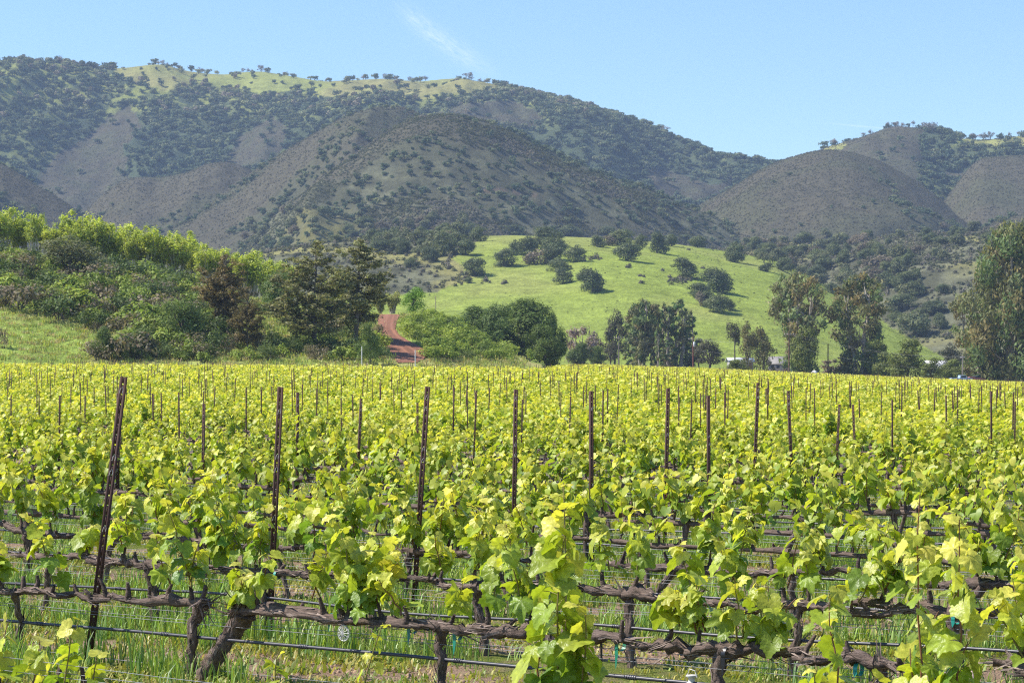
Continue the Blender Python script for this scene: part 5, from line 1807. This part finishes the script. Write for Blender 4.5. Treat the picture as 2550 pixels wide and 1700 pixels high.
def vine_parts(seed, lod, pitch=1.0, arms=None, thick=1.0, lean=None, top=0.42, shoots=None, spread=1.0, dens=1.0, arm_r=1.0):
    """returns trunk, cordon, [ (stem, leaves) per shoot group ]"""
    rng = np.random.default_rng(seed)
    tr, co = MB(), MB()
    lx = rng.uniform(-0.12, 0.12) if lean is None else lean
    sides = 12 if lod == 0 else 6
    n = 20 if lod == 0 else 5
    t = np.linspace(0, 1, n)[:, None]
    wob = np.cumsum(rng.normal(size=(n, 3)) * 0.012, 0) * np.array([1, 1, 0])
    Pp = np.hstack([lx * (t ** 1.5), 0 * t, -0.06 + (top + 0.04) * t]) + wob * t
    R = np.interp(t[:, 0], [0, 0.1, 0.5, 0.85, 1], [0.034, 0.026, 0.021, 0.024, 0.030]) * thick * rng.uniform(0.85, 1.1)
    R = R * (1 + 0.12 * rng.uniform(-1, 1, n))
    tr.tube(Pp, R, WOOD_C, sides, 0.24, rng)
    if lod == 0:
        bark_strips(tr, Pp, R, 60, rng)
    head = Pp[-1]
    groups = []
    spurs = []
    for s in (-1, 1):
        m = 15 if lod == 0 else 6
        tt = np.linspace(0, 1, m)[:, None]
        ln = (pitch * 0.5 * spread + 0.06) if arms is None else arms[(s + 1) // 2]
        w2 = np.cumsum(rng.normal(size=(m, 3)) * 0.019, 0) * np.array([0.3, 1, 1.2])
        A = head + np.hstack([s * ln * tt, 0 * tt, -0.012 * np.sin(tt * pi) * 0 + 0.01 * tt]) + w2 * tt + rng.normal(size=(m, 3)) * np.array([0, 0.006, 0.009]) * np.minimum(1, tt * 6)
        A[:, 2] += (0.40 - A[:, 2]) * tt[:, 0] ** 1.2 * 0.85
        RR = np.linspace(0.0255, 0.012, m) * thick ** 0.8 * arm_r * (1 + 0.28 * rng.uniform(-1, 1, m))
        co.tube(A, RR, WOOD_C, 10 if lod == 0 else 5, 0.3, rng)
        if lod == 0:
            bark_strips(co, A, RR, 55, rng)
        k = max(2, int(ln / 0.15))
        k = max(1, k if ln > 0.2 else 0)
        for i in range(k):
            f = (i + rng.uniform(0.2, 0.8)) / k
            b = np.array([np.interp(f, tt[:, 0], A[:, j]) for j in range(3)])
            h = rng.uniform(0.03, 0.11)
            e = b + np.array([rng.normal() * 0.02, rng.normal() * 0.018, h])
            co.tube([b, (b + e) / 2 + rng.normal(size=3) * 0.006, e], [0.016 * thick ** 0.5, 0.012, 0.008], np.array(WOOD_C) * 0.8, 7 if lod == 0 else 4, 0.25, rng)
            spurs.append(e)
    for e in spurs:
        if shoots is not None:
            break
        nsh = int(rng.choice([0, 0, 0, 1, 2, 3] if lod == 0 else [0, 1, 1, 2, 2, 3]))
        if nsh == 0:
            continue
        cl_ = rng.choice([0.62, 0.85, 1.0, 1.2])
        st, lf = MB(), MB()
        for _ in range(nsh):
            ln = rng.uniform(0.14, 0.40) * cl_ * (1.0 if rng.uniform() < 0.88 else 1.35)
            shoot(rng, e + rng.normal(size=3) * np.array([0.02, 0.015, 0.004]), ln, (rng.normal() * 0.28, rng.normal() * 0.25), lod, st, lf, 1.0, dens)
        groups.append((st, lf))
    if shoots is not None:
        for (sx, sy, sz, ln, lnx, lny, big) in shoots:
            st, lf = MB(), MB()
            shoot(rng, np.array([sx, sy, sz]), ln, (lnx, lny), lod, st, lf, big, dens)
            groups.append((st, lf))
    return tr, co, groups


ORD = ['nearest', 'second', 'third', 'fourth', 'fifth', 'sixth', 'seventh', 'eighth', 'ninth', 'tenth', 'eleventh', 'twelfth']


def place_vine(x, y, name='grapevine'):
    return empty(name, (x, y, float(gz(x, y)[0]) - 0.01), ROW_ANG)


def near_vine(k, s, seed, label, lod=0, **kw):
    X, Y = row_pt(k, s)
    e = place_vine(X, Y)
    tag(e, label, 'grapevine', 'grapevines in the near rows')
    tr, co, groups = vine_parts(seed, lod, **kw)
    tr.build('trunk', MAT_VBARK, e)
    co.build('cordon', MAT_CBARK, e)
    for st, lf in groups:
        so = st.build('shoot', MAT_SHOOT, e)
        lf.build('leaves', MAT_VINE, so)
    return e


# row 1 (the first full row): trunks stand where the photograph shows them
def s_of_px(k, x):
    return float(row_s(k, (x - CX) / F))


ROW1 = [(-230, 1.0, {}, 'mostly outside the left edge'), (40, 0.8, {}, 'at the left edge, left of the leaning steel post'), (478, 1.0, {'lean': 0.02}, 'with a thin straight trunk just left of the thick bent one'),
        (500, 2.05, {'lean': 0.36, 'arm_r': 0.85, 'spread': 0.7}, 'with the thickest trunk, bending right into a heavy arm'),
        (1108, 1.0, {'lean': -0.03}, 'with a small straight trunk right of the round wire coil'), (1400, 1.5, {'lean': 0.0}, 'behind the tallest large leaved shoot of the foreground'),
        (1775, 1.35, {'lean': 0.02}, 'with the black tied heavy arm and a tall leaning spur'), (2170, 1.0, {}, 'with a bright teal tie on its arm'), (2500, 1.25, {}, 'near the right edge with a pale knob on its arm'), (2800, 1.0, {}, 'mostly outside the right edge')]
ss = [s_of_px(1, r[0]) for r in ROW1]
for i, (x, th_, kw, lb) in enumerate(ROW1):
    kw = dict(kw)
    nb = min(abs(ss[i] - ss[j]) for j in range(len(ss)) if j != i and abs(ss[i] - ss[j]) > 0.2)
    sp = kw.pop('spread', 1.0)
    so = sorted(ss); q3 = so.index(ss[i])
    gl = ss[i] - so[q3 - 1] if q3 else 1.0; gr = so[q3 + 1] - ss[i] if q3 < len(so) - 1 else 1.0
    kw['arms'] = {478: (gl * 0.62, 0.05), 500: (0.06, gr * 0.72), 1108: (gl * 0.36, gr * 0.55)}.get(x, (gl * 0.53, gr * 0.53))
    near_vine(1, ss[i], 500 + i, 'first row grapevine ' + lb, 0, thick=th_, pitch=1.15 if nb > 0.8 else 0.85, spread=sp, **kw)

# the foremost row: only shoots reach up into the picture
ROW0 = [(30, [(-0.35, 0, 0.42, 0.22, -0.2, 0, 1.15), (-0.1, 0, 0.42, 0.25, 0.1, 0.1, 1.1), (0.12, 0.02, 0.42, 0.2, 0.1, 0.1, 1.1)], 'with blurred dark leaves at the lower left corner'),
        (205, [(-0.12, 0, 0.42, 0.30, 0.1, 0, 0.95), (0.05, 0, 0.42, 0.16, 0.3, 0, 1.0)], 'with a small yellow shoot before the foot of the leaning post'),
        (840, [(-0.35, 0, 0.42, 0.26, 0.05, 0, 0.6), (0.12, 0, 0.42, 0.40, 0.02, 0, 0.6)], 'showing two small yellow tips at the bottom edge'),
        (1090, [(0.0, 0, 0.42, 0.14, 0.1, 0, 0.9)], 'showing one low yellow tip at the bottom edge'),
        (1390, [(0.0, 0, 0.42, 0.70, 0.0, 0.0, 1.3), (-0.08, 0.0, 0.42, 0.36, -0.15, 0, 1.15), (0.08, 0.03, 0.42, 0.36, 0.12, 0, 1.2), (0.02, 0.0, 0.42, 0.78, 0.05, 0.05, 0.9)], 'with the tall large leaved shoot in the middle of the foreground'),
        (2105, [(-0.02, 0, 0.42, 0.42, 0.0, 0, 0.85), (-0.12, 0, 0.42, 0.22, -0.1, 0, 1.0), (0.08, 0, 0.42, 0.22, 0.1, 0, 1.0)], 'with a single pale bud tip left of the biggest leaves'),
        (2350, [(-0.06, 0, 0.42, 0.80, -0.14, 0, 0.9), (0.05, 0, 0.42, 0.72, 0.03, 0, 1.0), (0.0, 0.0, 0.42, 0.34, 0.05, 0, 1.55), (-0.1, 0, 0.42, 0.30, -0.1, 0, 1.2)], 'with the biggest leaves of all at the lower right')]
for i, (x, sh, lb) in enumerate(ROW0):
    e = near_vine(0, s_of_px(0, x), 600 + i, 'foremost grapevine ' + lb, 0, shoots=sh, pitch=0.9, dens=0.75)
    if x < 1300:
        e.location.z -= 0.17

# rows 2 to 4: every vine its own shape
NV = 0
for k in (2, 3, 4):
    a, b = row_s(k, -SIDE), row_s(k, SIDE)
    s = a + random.uniform(0, 0.6)
    j = 0
    while s < b:
        near_vine(k, s, 700 + NV, 'grapevine %s from the left in the %s full row back' % (ORD[min(j, 11)], ORD[k - 1]), 0 if k < 4 else 1, thick=random.uniform(0.8, 1.3), pitch=1.05)
        NV += 1; j += 1
        s += random.uniform(0.85, 1.2)

# rows behind: the same parts, from a set of variants
VAR = []
for i in range(10):
    tr, co, groups = vine_parts(800 + i, 1, thick=1.0, pitch=1.08)
    st, lf = MB(), MB()
    sep_ = [(a_.data('shoot', MAT_SHOOT), b_.data('leaves', MAT_VINE_FAR)) for a_, b_ in groups]
    for a_, b_ in groups:
        for src_, dst in ((a_, lf), (b_, lf)):
            for v_, f_, c_ in zip(src_.v, src_.f, src_.c):
                dst.v.append(v_); dst.c.append(c_)
            off = dst.n
            for f_ in src_.f:
                dst.f.append(f_ + off)
            dst.n += src_.n
    VAR.append((tr.data('trunk', MAT_VBARK), co.data('cordon', MAT_CBARK), sep_, lf.data('foliage', MAT_VINE_FAR)))
count, k = NV + len(ROW0) + len(ROW1), 5
while count < 300:
    a, b = row_s(k, -0.215), row_s(k, 0.215)
    s = a + random.uniform(0, 0.6)
    j = 0
    while s < b and count < 300:
        X, Y = row_pt(k, s)
        e = place_vine(X, Y)
        f = random.uniform(0.85, 1.16)
        if random.random() < 0.05:
            s += 1.0
            continue
        e.scale = (f, f, f * random.uniform(0.9, 1.1))
        e.rotation_euler = (0, 0, ROW_ANG + random.choice((0, pi)) + random.uniform(-0.08, 0.08))
        tag(e, ('leafy grapevine in the %s vine row back from the camera, among its like' % ORD[k - 1]) if k <= 12 else 'leafy grapevine in one of the middle rows of the vineyard',
            'grapevine', ('grapevines of the %s row' % ORD[k - 1]) if k <= 12 else 'grapevines of the middle rows')
        v_ = random.choice(VAR)
        obj('trunk', v_[0], e)
        obj('cordon', v_[1], e)
        if k <= 8:
            for a_, b_ in v_[2]:
                obj('leaves', b_, obj('shoot', a_, e))
        else:
            obj('foliage', v_[3], e)
        count += 1; j += 1
        s += random.uniform(0.9, 1.15)
    k += 1
K_END, S_END = k - 1, s

# everything farther off is one mass of instanced vines
def far_vine(seed, n, size, h=0.86, L_=1.25):
    rng = np.random.default_rng(seed)
    mb = MB()
    m = 11
    cx_ = rng.uniform(-L_ / 2, L_ / 2, m); hh = rng.uniform(0.58, 1.0, m) * h
    i = rng.integers(0, m, n)
    f = rng.uniform(0, 1, n)
    O = np.stack([cx_[i] + rng.normal(size=n) * 0.07, rng.normal(size=n) * 0.085, 0.40 + (hh[i] - 0.40) * f], 1)
    th = rng.uniform(0, 2 * pi, n)
    D_ = np.stack([np.cos(th), np.sin(th), -rng.uniform(0, 1.2, n)], 1)
    U = np.stack([np.cos(th) * 0.7, np.sin(th) * 0.7, np.ones(n)], 1) + rng.normal(size=(n, 3)) * 0.4
    add_leaves(mb, LT_LOW, O, D_, U, size * rng.uniform(0.6, 1.2, n) * (1.15 - 0.4 * f), np.clip(1.0 - f + rng.normal(size=n) * 0.15, 0, 1), rng)
    mb.tube([(-L_ / 2, 0, 0.4), (0, 0.02, 0.38), (L_ / 2, 0, 0.4)], 0.025, WOOD_C, 4)
    mb.tube([(0, 0, -0.1), (0.03, 0, 0.4)], 0.03, WOOD_C, 4)
    return mb.data('far_vine', MAT_VINE_FAR)


FV1 = [far_vine(860 + i, 125, 0.115) for i in range(6)]
FV2 = [far_vine(880 + i, 52, 0.19) for i in range(5)]
pts, ps = [], []
rng = np.random.default_rng(99)
k = K_END
while True:
    d = ROW_0 + k * ROW_SP
    # sample along the row between the two edges of the wedge
    a, b = row_s(k, -SIDE), row_s(k, SIDE)
    s = np.arange(a, b, 1.12) + rng.uniform(-0.12, 0.12)
    if k == K_END:
        s = s[s > S_END + 0.3]
    X, Y = row_pt(k, s)
    pts.append(np.stack([X, Y], 1))
    k += 1
    if d > 640:
        break
XY = np.concatenate(pts)
u_ = XY[:, 0] / XY[:, 1]
ok = (XY[:, 1] < edge_far(u_)) & (XY[:, 1] > 20)
# the farm tracks that cut the rows, and the odd missing vine
ok &= rng.uniform(0, 1, len(ok)) > 0.04 + 0.2 * (fbm(XY[:, 0] / 5, XY[:, 1] / 5, 61, 2) > 0.62)
ok &= land(XY[:, 0], XY[:, 1], True)[1] == 0
XY = XY[ok]
Z = land(XY[:, 0], XY[:, 1]) - 0.02
Pv = np.column_stack([XY, Z])
near_ = Pv[:, 1] < 135
for nm, sel, src in (('vineyard_rows', near_, FV1), ('distant_vineyard_rows', ~near_, FV2)):
    m_ = int(sel.sum())
    scatter(nm, Pv[sel], rng.uniform(0.72, 1.18, m_), ROW_ANG + rng.choice([0, pi], m_), rng.integers(0, len(src), m_), src,
            'yellow green vine rows running on into the distance' if nm[0] == 'v' else 'farthest vine rows merging into a yellow green sheet')

# ---- steel posts on their lattice
def post_mesh(h=1.75, holes=True, w_=0.034, dp=0.020):
    """rolled steel line post: slotted web with two flanges, holes all the way up"""
    m = MB()
    c = (0.060, 0.028, 0.020)
    th = 0.0032
    z0 = -0.12
    if holes:
        hw = 0.0035
        m.box(-w_ / 2, -hw, -th / 2, th / 2, z0, h, c)
        m.box(hw, w_ / 2, -th / 2, th / 2, z0, h, c)
        z = z0
        while z < h - 0.02:
            top_ = min(z + 0.052, h)
            m.box(-hw + 0.0002, hw - 0.0002, -th / 2, th / 2, z, top_, c)
            z += 0.061
    else:
        m.box(-w_ / 2, w_ / 2, -th / 2, th / 2, z0, h, c)
    for s in (-1, 1):
        m.box(s * w_ / 2 - th / 2 * (1 + s), s * w_ / 2 + th / 2 * (1 - s), th / 2 + 0.0003, dp, z0, h, c)
    return m.data('post', MAT_RUST, smooth=False)


PM, PMF = post_mesh(), post_mesh(holes=False, w_=0.04)
CLIP = MB()
CLIP.tube([(-0.009, -0.004, 0), (-0.006, -0.009, 0.022), (0.0, -0.010, 0.034), (0.007, -0.009, 0.020), (0.004, -0.006, 0.004)], 0.0014, (0.55, 0.55, 0.52), 5)
CLIP = CLIP.data('wire_clip', MAT_WIRE)
B1 = (-2.27, 13.5)                               # foot of the nearest post
KNOWN = {1: (7.1, 1.56, 1.0), 2: (2.6, 1.52, 0.95), 3: (3.6, 1.52, 0.9), 4: (1.2, 1.5, 0.75), 5: (0.2, 1.5, 0.8), 6: (1.4, 1.52, 0.8), 7: (0.4, 1.45, 0.8), 8: (2.2, 1.58, 0.8), 9: (-2.5, 1.5, 0.8)}
PLAB = {1: 'nearest rusty steel post, leaning right, before the left vines', 2: 'second nearest rusty steel post, slightly leaning, left of the centre', 3: 'rusty steel post leaning right just left of the picture centre',
        4: 'straight dark steel post right of the centre with a hooked wire', 5: 'upright reddish steel post right of the straight dark one', 6: 'dark steel post right of the reddish upright one'}
PS = 5.9
posts_far, n_post = [], 0
cand = []
for k in range(1, 330):
    for c in range(-60, 40):
        x0, y0 = B1[0] + 0.695 * (k - 1), B1[1] + 1.95 * (k - 1)
        # keep the post exactly on its row line
        d = ROW_0 + k * ROW_SP
        off = d - (x0 * nx + y0 * ny)
        x0, y0 = x0 + nx * off, y0 + ny * off
        jt = (_h(np.array([k]), np.array([c + 500]), 9)[0] - 0.5) * (0.4 if k < 12 else 2.2) * (c != 0 or k > 8)
        X, Y = x0 + tx * (PS * c + jt), y0 + ty * (PS * c + jt)
        if Y < 9 or abs(X / Y) > SIDE or Y > edge_far(X / Y):
            continue
        cand.append((Y, X, k, c))
cand.sort()
rng = np.random.default_rng(5)
for Y, X, k, c in cand:
    if c == 0 and k in (2, 3, 4, 5, 6, 7):
        sh_ = {2: 0.13, 3: 0.28, 4: 0.26, 5: 0.22, 6: 0.26, 7: 0.1}[k]
        X, Y = X + tx * sh_, Y + ty * sh_
    if abs(X / Y) < 0.21 and n_post < 290:
        n_post += 1
        e = empty('steel_post', (X, Y, float(gz(X, Y)[0])), 0)
        ln, hh, fc = KNOWN.get(k, (rng.normal() * 1.2, rng.uniform(1.32, 1.5), 0.8)) if c == 0 and k < 10 else (rng.normal() * 1.3, rng.uniform(1.26, 1.48), 0.75)
        if rng.uniform() < 0.06 and c != 0:
            hh = 1.15
        e.rotation_euler = (rng.normal() * 0.012, radians(ln), 0.15 + rng.normal() * 0.25 if c or k > 3 else 0.1)
        e.scale = (fc * 1.15 * (1 if Y < 34 else 0.75), 1 if Y < 34 else 0.8, hh / 1.75)
        obj('post', PM if Y < 60 else PMF, e)
        if Y < 32:
            for z_ in (0.72, 1.02, 1.10, 1.38, 1.46):
                if rng.uniform() < 0.55:
                    co_ = obj('wire_clip', CLIP, e, (rng.normal() * 0.002, -0.0025, z_ * 1.75 / 1.55))
                    co_.scale = (1, 1, 1.2)
        lb = PLAB.get(k) if c == 0 else None
        if lb is None:
            lb = 'rusty steel post in the %s vine row back from the camera' % ORD[k - 1] if k <= 12 else 'thin dark steel post standing among the distant vines'
        tag(e, lb, 'post', ('steel posts of the %s row' % ORD[k - 1]) if k <= 12 else 'steel posts of the distant rows')
    else:
        posts_far.append((X, Y))
pf = np.array(posts_far)
pf = pf[(pf[:, 1] > 12) & (rng.uniform(0, 1, len(pf)) < np.interp(pf[:, 1], [60, 120, 250, 500], [0.8, 0.55, 0.3, 0.2]))]
zz = land(pf[:, 0], pf[:, 1])
rot = np.zeros((len(pf), 3)); rot[:, 1] = rng.normal(size=len(pf)) * 0.03
scatter('distant_posts', np.column_stack([pf, zz]), np.column_stack([np.ones(len(pf)) * 0.9, np.ones(len(pf)) * 0.8, rng.uniform(0.62, 0.78, len(pf))]), rot, np.zeros(len(pf), int), [PMF],
        'thin dark steel posts beyond the nearer rows')

# ---- wires and drip lines, row by row
def along(k, h, n=40, wob=0.006, seed=0, a=None, b=None, off=0.0, sag=0.02):
    a = row_s(k, -SIDE) - 0.5 if a is None else a
    b = row_s(k, SIDE) + 0.5 if b is None else b
    s = np.linspace(a, b, n)
    X, Y = row_pt(k, s)
    X, Y = X + nx * off, Y + ny * off
    r = np.random.default_rng(seed + k * 13)
    z = land(X, Y) + h + (vnoise(s * 0.8, 0 * s + k, seed) - 0.5) * wob * 2 - sag * np.abs(np.sin(s / PS * pi))
    return np.stack([X, Y, z], 1)


for k in range(0, 26):
    n = 60 if k < 6 else 24
    rl = ORD[k - 1] if 1 <= k <= 12 else None
    where = 'in the foremost row' if k == 0 else ('in the %s full vine row' % rl if rl else 'among the middle rows')
    rp = 0.0085 if k < 12 else 0.011
    m = MB(); Pd = along(k, 0.255, n, 0.012, 1)
    m.tube(Pd, rp, (0.045, 0.042, 0.052), 8 if k < 8 else 5)
    e = m.build('drip_line', MAT_PIPE)
    tag(e, 'black plastic drip line ' + where, 'drip line', 'drip lines')
    if 1 <= k < 5:
        for s in np.arange(row_s(k, -SIDE), row_s(k, SIDE), 1.02):
            X, Y = row_pt(k, s)
            j = np.argmin((Pd[:, 0] - X) ** 2 + (Pd[:, 1] - Y) ** 2)
            zc_ = np.interp(s, np.linspace(row_s(k, -SIDE) - 0.5, row_s(k, SIDE) + 0.5, n), Pd[:, 2])
            mm = MB()
            for q2 in range(-2, 3):
                c0 = np.array([X + tx * q2 * 0.012, Y + ty * q2 * 0.012, zc_])
                d0 = np.array([tx, ty, 0]) * 0.004
                mm.tube([c0 - d0, c0 + d0], 0.0115, (0.05, 0.047, 0.058), 8)
            mm.build('emitter', MAT_PIPE, e)
    for h, off, nm in ((0.385, 0.0, 'cordon wire'), (0.335, -0.012, 'catch wire'), (0.348, 0.014, 'catch wire'), (0.105, 0.0, 'low wire')):
        if k > 14 and nm != 'catch wire':
            continue
        m = MB(); m.tube(along(k, h, n, 0.004, int(h * 1000), off=off), 0.0013 if k < 4 else 0.0018, (0.26, 0.26, 0.27), 4, cap=False)
        tag(m.build('trellis_wire', MAT_WIRE), 'thin steel %s %s' % (nm, where), 'wire', 'trellis wires')


# ---- small things hung on the first row
def on_row(k, x, h, off=0.0):
    s = s_of_px(k, x)
    X, Y = row_pt(k, s)
    return np.array([X + nx * off, Y + ny * off, float(land(np.array([X]), np.array([Y]))[0]) + h])


def tie(k, x, h, col, label, r=0.026, tail=0.05):
    p = on_row(k, x, h)
    m = MB()
    an = np.linspace(0, 2 * pi, 14)
    w_ = 0.010
    ring = [p + np.array([nx, ny, 0]) * r * cos(a) + np.array([0, 0, 1]) * r * sin(a) for a in an]
    T = np.array([tx, ty, 0])
    V = np.array([q_ + T * o_ for q_ in ring for o_ in (-w_, w_)])
    m.add(V, [[2 * i, 2 * i + 1, 2 * i + 3, 2 * i + 2] for i in range(13)], col)
    b = p + np.array([-nx, -ny, 0]) * r + np.array([0, 0, -r * 0.3])
    m.add([b - T * w_, b + T * w_, b - T * w_ * 0.5 + [0, 0, -tail], b + T * w_ * 0.8 + [0, 0, -tail * 1.1] - T * 0.01, b + T * w_ - [0, 0, tail * 0.4]], [[0, 1, 4], [0, 4, 2], [4, 3, 2]], col)
    tag(m.build('vine_tie', MAT_TAPE), label, 'tie', 'plastic vine ties')


TEAL = (0.02, 0.28, 0.22)
tie(1, 828, 0.395, (0.02, 0.24, 0.14), 'green plastic tie hanging left of the round wire coil')
tie(1, 1028, 0.385, (0.02, 0.22, 0.20), 'dark teal tie on the first row left of the centre trunk', 0.03, 0.07)
tie(1, 1140, 0.37, (0.02, 0.24, 0.16), 'green tie on the first row right of the small straight trunk', 0.026, 0.08)
tie(1, 1545, 0.395, (0.02, 0.22, 0.12), 'green tie under the dark leaves left of the hanging black tube', 0.03, 0.09)
tie(1, 2138, 0.385, TEAL, 'bright teal tie low in the first row at the right', 0.028, 0.02)
tie(2, 2380, 0.40, TEAL, 'teal tie in the second row above the biggest leaves', 0.028, 0.03)
tie(2, 690, 0.40, (0.02, 0.26, 0.2), 'teal tie in the second row near the second steel post', 0.026, 0.02)
tie(1, 1812, 0.395, (0.012, 0.012, 0.016), 'wide black tie wound round the heavy arm of the first row', 0.036, 0.07)

p = on_row(1, 870, 0.335, -0.04)
m = MB()
U1, U2 = np.array([tx, ty, 0]), np.array([0, 0, 1.0])
for r in (0.038, 0.030):
    an = np.linspace(0, 2 * pi, 25)
    m.tube([p + U1 * r * cos(a) + U2 * r * sin(a) for a in an], 0.0022, (0.62, 0.62, 0.6), 5, cap=False)
for a in np.linspace(0, pi, 7)[:-1]:
    m.tube([p + U1 * 0.038 * cos(a) + U2 * 0.038 * sin(a), p - np.array([nx, ny, 0]) * 0.012, p - U1 * 0.038 * cos(a) - U2 * 0.038 * sin(a)], 0.0018, (0.55, 0.55, 0.53), 4)
tag(m.build('wire_coil', MAT_WIRE), 'round coil of grey wire hanging under the heavy arm of the first row', 'wire coil')
m = MB()
p = on_row(1, 1497, 0.40)
m.tube([p, p + [0.002, 0, -0.1], p + [-0.003, 0, -0.22]], [0.006, 0.005, 0.005], (0.02, 0.018, 0.018), 6)
tag(m.build('hanging_tube', MAT_PIPE), 'short black tube hanging straight down from the first row cordon', 'tube')
# insulator like wire strainer on the drip line
p = on_row(1, 1722, 0.262)
m = MB()
m.tube([p + U2 * z_ for z_ in (-0.012, -0.006, 0.0, 0.018, 0.024, 0.030)], [0.026, 0.026, 0.014, 0.014, 0.026, 0.024], (0.62, 0.58, 0.52), 14)
sp_ = m.build('spool', MAT_PLAIN)
tag(sp_, 'white grooved wire strainer sitting on the drip line at the bottom edge', 'wire strainer')
m = MB(); m.tube([p - U1 * 0.024 + U2 * 0.02, p - U1 * 0.012 + U2 * 0.055, p + U1 * 0.018 + U2 * 0.05, p + U1 * 0.03 + U2 * 0.02], 0.0016, (0.7, 0.7, 0.7), 4); m.build('handle', MAT_WIRE, sp_)
sp_.name = 'wire_strainer'
# pale knob with black cord at the right
p = on_row(1, 2432, 0.395, -0.03)
m = MB(); m.tube([p + U2 * z_ for z_ in (-0.03, -0.02, 0.0, 0.015, 0.035, 0.045)], [0.012, 0.019, 0.018, 0.009, 0.006, 0.004], (0.55, 0.40, 0.34), 12)
kn = m.build('end_peg', MAT_PLAIN)
tag(kn, 'pale pinkish peg standing on the first row arm near the right edge', 'peg')
m = MB()
pp = [p + U1 * a + U2 * b for a, b in ((0.01, 0.0), (0.03, -0.018), (0.05, -0.03), (0.09, -0.05), (0.13, -0.085))]
m.tube(pp, 0.006, (0.02, 0.022, 0.03), 7)
m.tube([pp[2] - U1 * 0.012, pp[2] + U1 * 0.012 - U2 * 0.006], 0.011, (0.02, 0.02, 0.03), 8)
tag(m.build('black_cord', MAT_PIPE), 'short black cord knotted below the pale peg', 'cord')


# ---- grass between the rows, and dead twigs and clods
def blade_tuft(seed, h, n, col, w_, spread, lean):
    return tuft(seed, h, n, col, w_, spread, lean).data('grass_tuft', MAT_GRASS)


rng = np.random.default_rng(44)
GT = [blade_tuft(301, 0.22, 14, (0.31, 0.46, 0.09), 0.0042, 0.045, 0.5), blade_tuft(302, 0.18, 14, (0.37, 0.46, 0.12), 0.0040, 0.05, 0.7), blade_tuft(303, 0.26, 12, (0.22, 0.36, 0.09), 0.0048, 0.04, 0.4)]
WT = [blade_tuft(311, 0.055, 26, (0.34, 0.37, 0.08), 0.006, 0.07, 1.3), blade_tuft(312, 0.07, 24, (0.25, 0.33, 0.07), 0.007, 0.07, 1.2), blade_tuft(313, 0.06, 20, (0.42, 0.39, 0.14), 0.005, 0.08, 1.2)]


def row_scatter(n, ymin, ymax):
    Y = np.sqrt(rng.uniform(ymin ** 2, ymax ** 2, n))
    X = rng.uniform(-SIDE, SIDE, n) * Y
    r = ((X * nx + Y * ny - ROW_0) / ROW_SP + 40) % 1.0
    return X, Y, r


X, Y, r = row_scatter(34000, 9, 40)
wobn = 0.16 * (fbm(X / 1.5, Y / 1.5, 21, 3) - 0.5) * 2
band = np.abs(((r + wobn - 0.88 + 0.5) % 1) - 0.5)
dens = (1 - sst(band, 0.10, 0.24)) * sst(fbm(X / 0.8, Y / 0.8, 23, 3), 0.40, 0.58)
ok = rng.uniform(0, 1, len(X)) < dens
X, Y = X[ok], Y[ok]
scatter('tall_grass', np.column_stack([X, Y, gz(X, Y) - 0.01]), rng.uniform(0.6, 1.15, len(X)), rng.uniform(0, 6.28, len(X)), rng.integers(0, 3, len(X)), GT, 'tall green grass growing between the vine rows')
X, Y, r = row_scatter(60000, 8, 45)
dens = 0.05 + 0.75 * sst(fbm(X / 0.6, Y / 0.6, 25, 3), 0.42, 0.62) * (1 - 0.75 * (1 - sst(np.abs(r - 0.45), 0.10, 0.28)))
ok = rng.uniform(0, 1, len(X)) < dens
X, Y = X[ok], Y[ok]
scatter('low_weeds', np.column_stack([X, Y, gz(X, Y) - 0.005]), rng.uniform(0.6, 1.3, len(X)), rng.uniform(0, 6.28, len(X)), rng.choice([0, 0, 1, 2], len(X)), WT, 'low yellow green weeds on the vineyard ground')


def clod(seed):
    r = np.random.default_rng(seed)
    m = MB()
    th = np.linspace(0, 2 * pi, 7)[:-1]
    V = [(0, 0, 0.7)] + [(cos(a) * 0.8, sin(a) * 0.8, 0.45) for a in th] + [(cos(a + 0.4) * 1.0, sin(a + 0.4) * 1.0, -0.3) for a in th]
    V = np.array(V) * (1 + 0.22 * r.normal(size=(13, 1))) * 0.02
    Fc = [[0, 1 + i, 1 + (i + 1) % 6] for i in range(6)] + [[1 + i, 7 + i, 1 + (i + 1) % 6] for i in range(6)] + [[7 + i, 7 + (i + 1) % 6, 1 + (i + 1) % 6] for i in range(6)]
    m.add(V, Fc, SOIL * 0.8)
    return m.data('clod', MAT_CLOD, smooth=False)


MAT_CLOD = rough_mat('clod_soil', 60.0, lo=0.7, hi=1.25, rough=1.0, spec=0.05, bump=0.4, dist=0.003)
X, Y, r = row_scatter(22000, 9, 32)
ok = rng.uniform(0, 1, len(X)) < 0.9 * (1 - sst(np.abs(r - 0.45), 0.15, 0.32))
X, Y = X[ok], Y[ok]
scatter('soil_clods', np.column_stack([X, Y, gz(X, Y)]), rng.uniform(0.25, 1.0, len(X)) ** 1.3, rng.uniform(0, 6.28, len(X)), rng.integers(0, 3, len(X)), [clod(1), clod(2), clod(3)], 'loose clods of dry reddish soil between the rows')
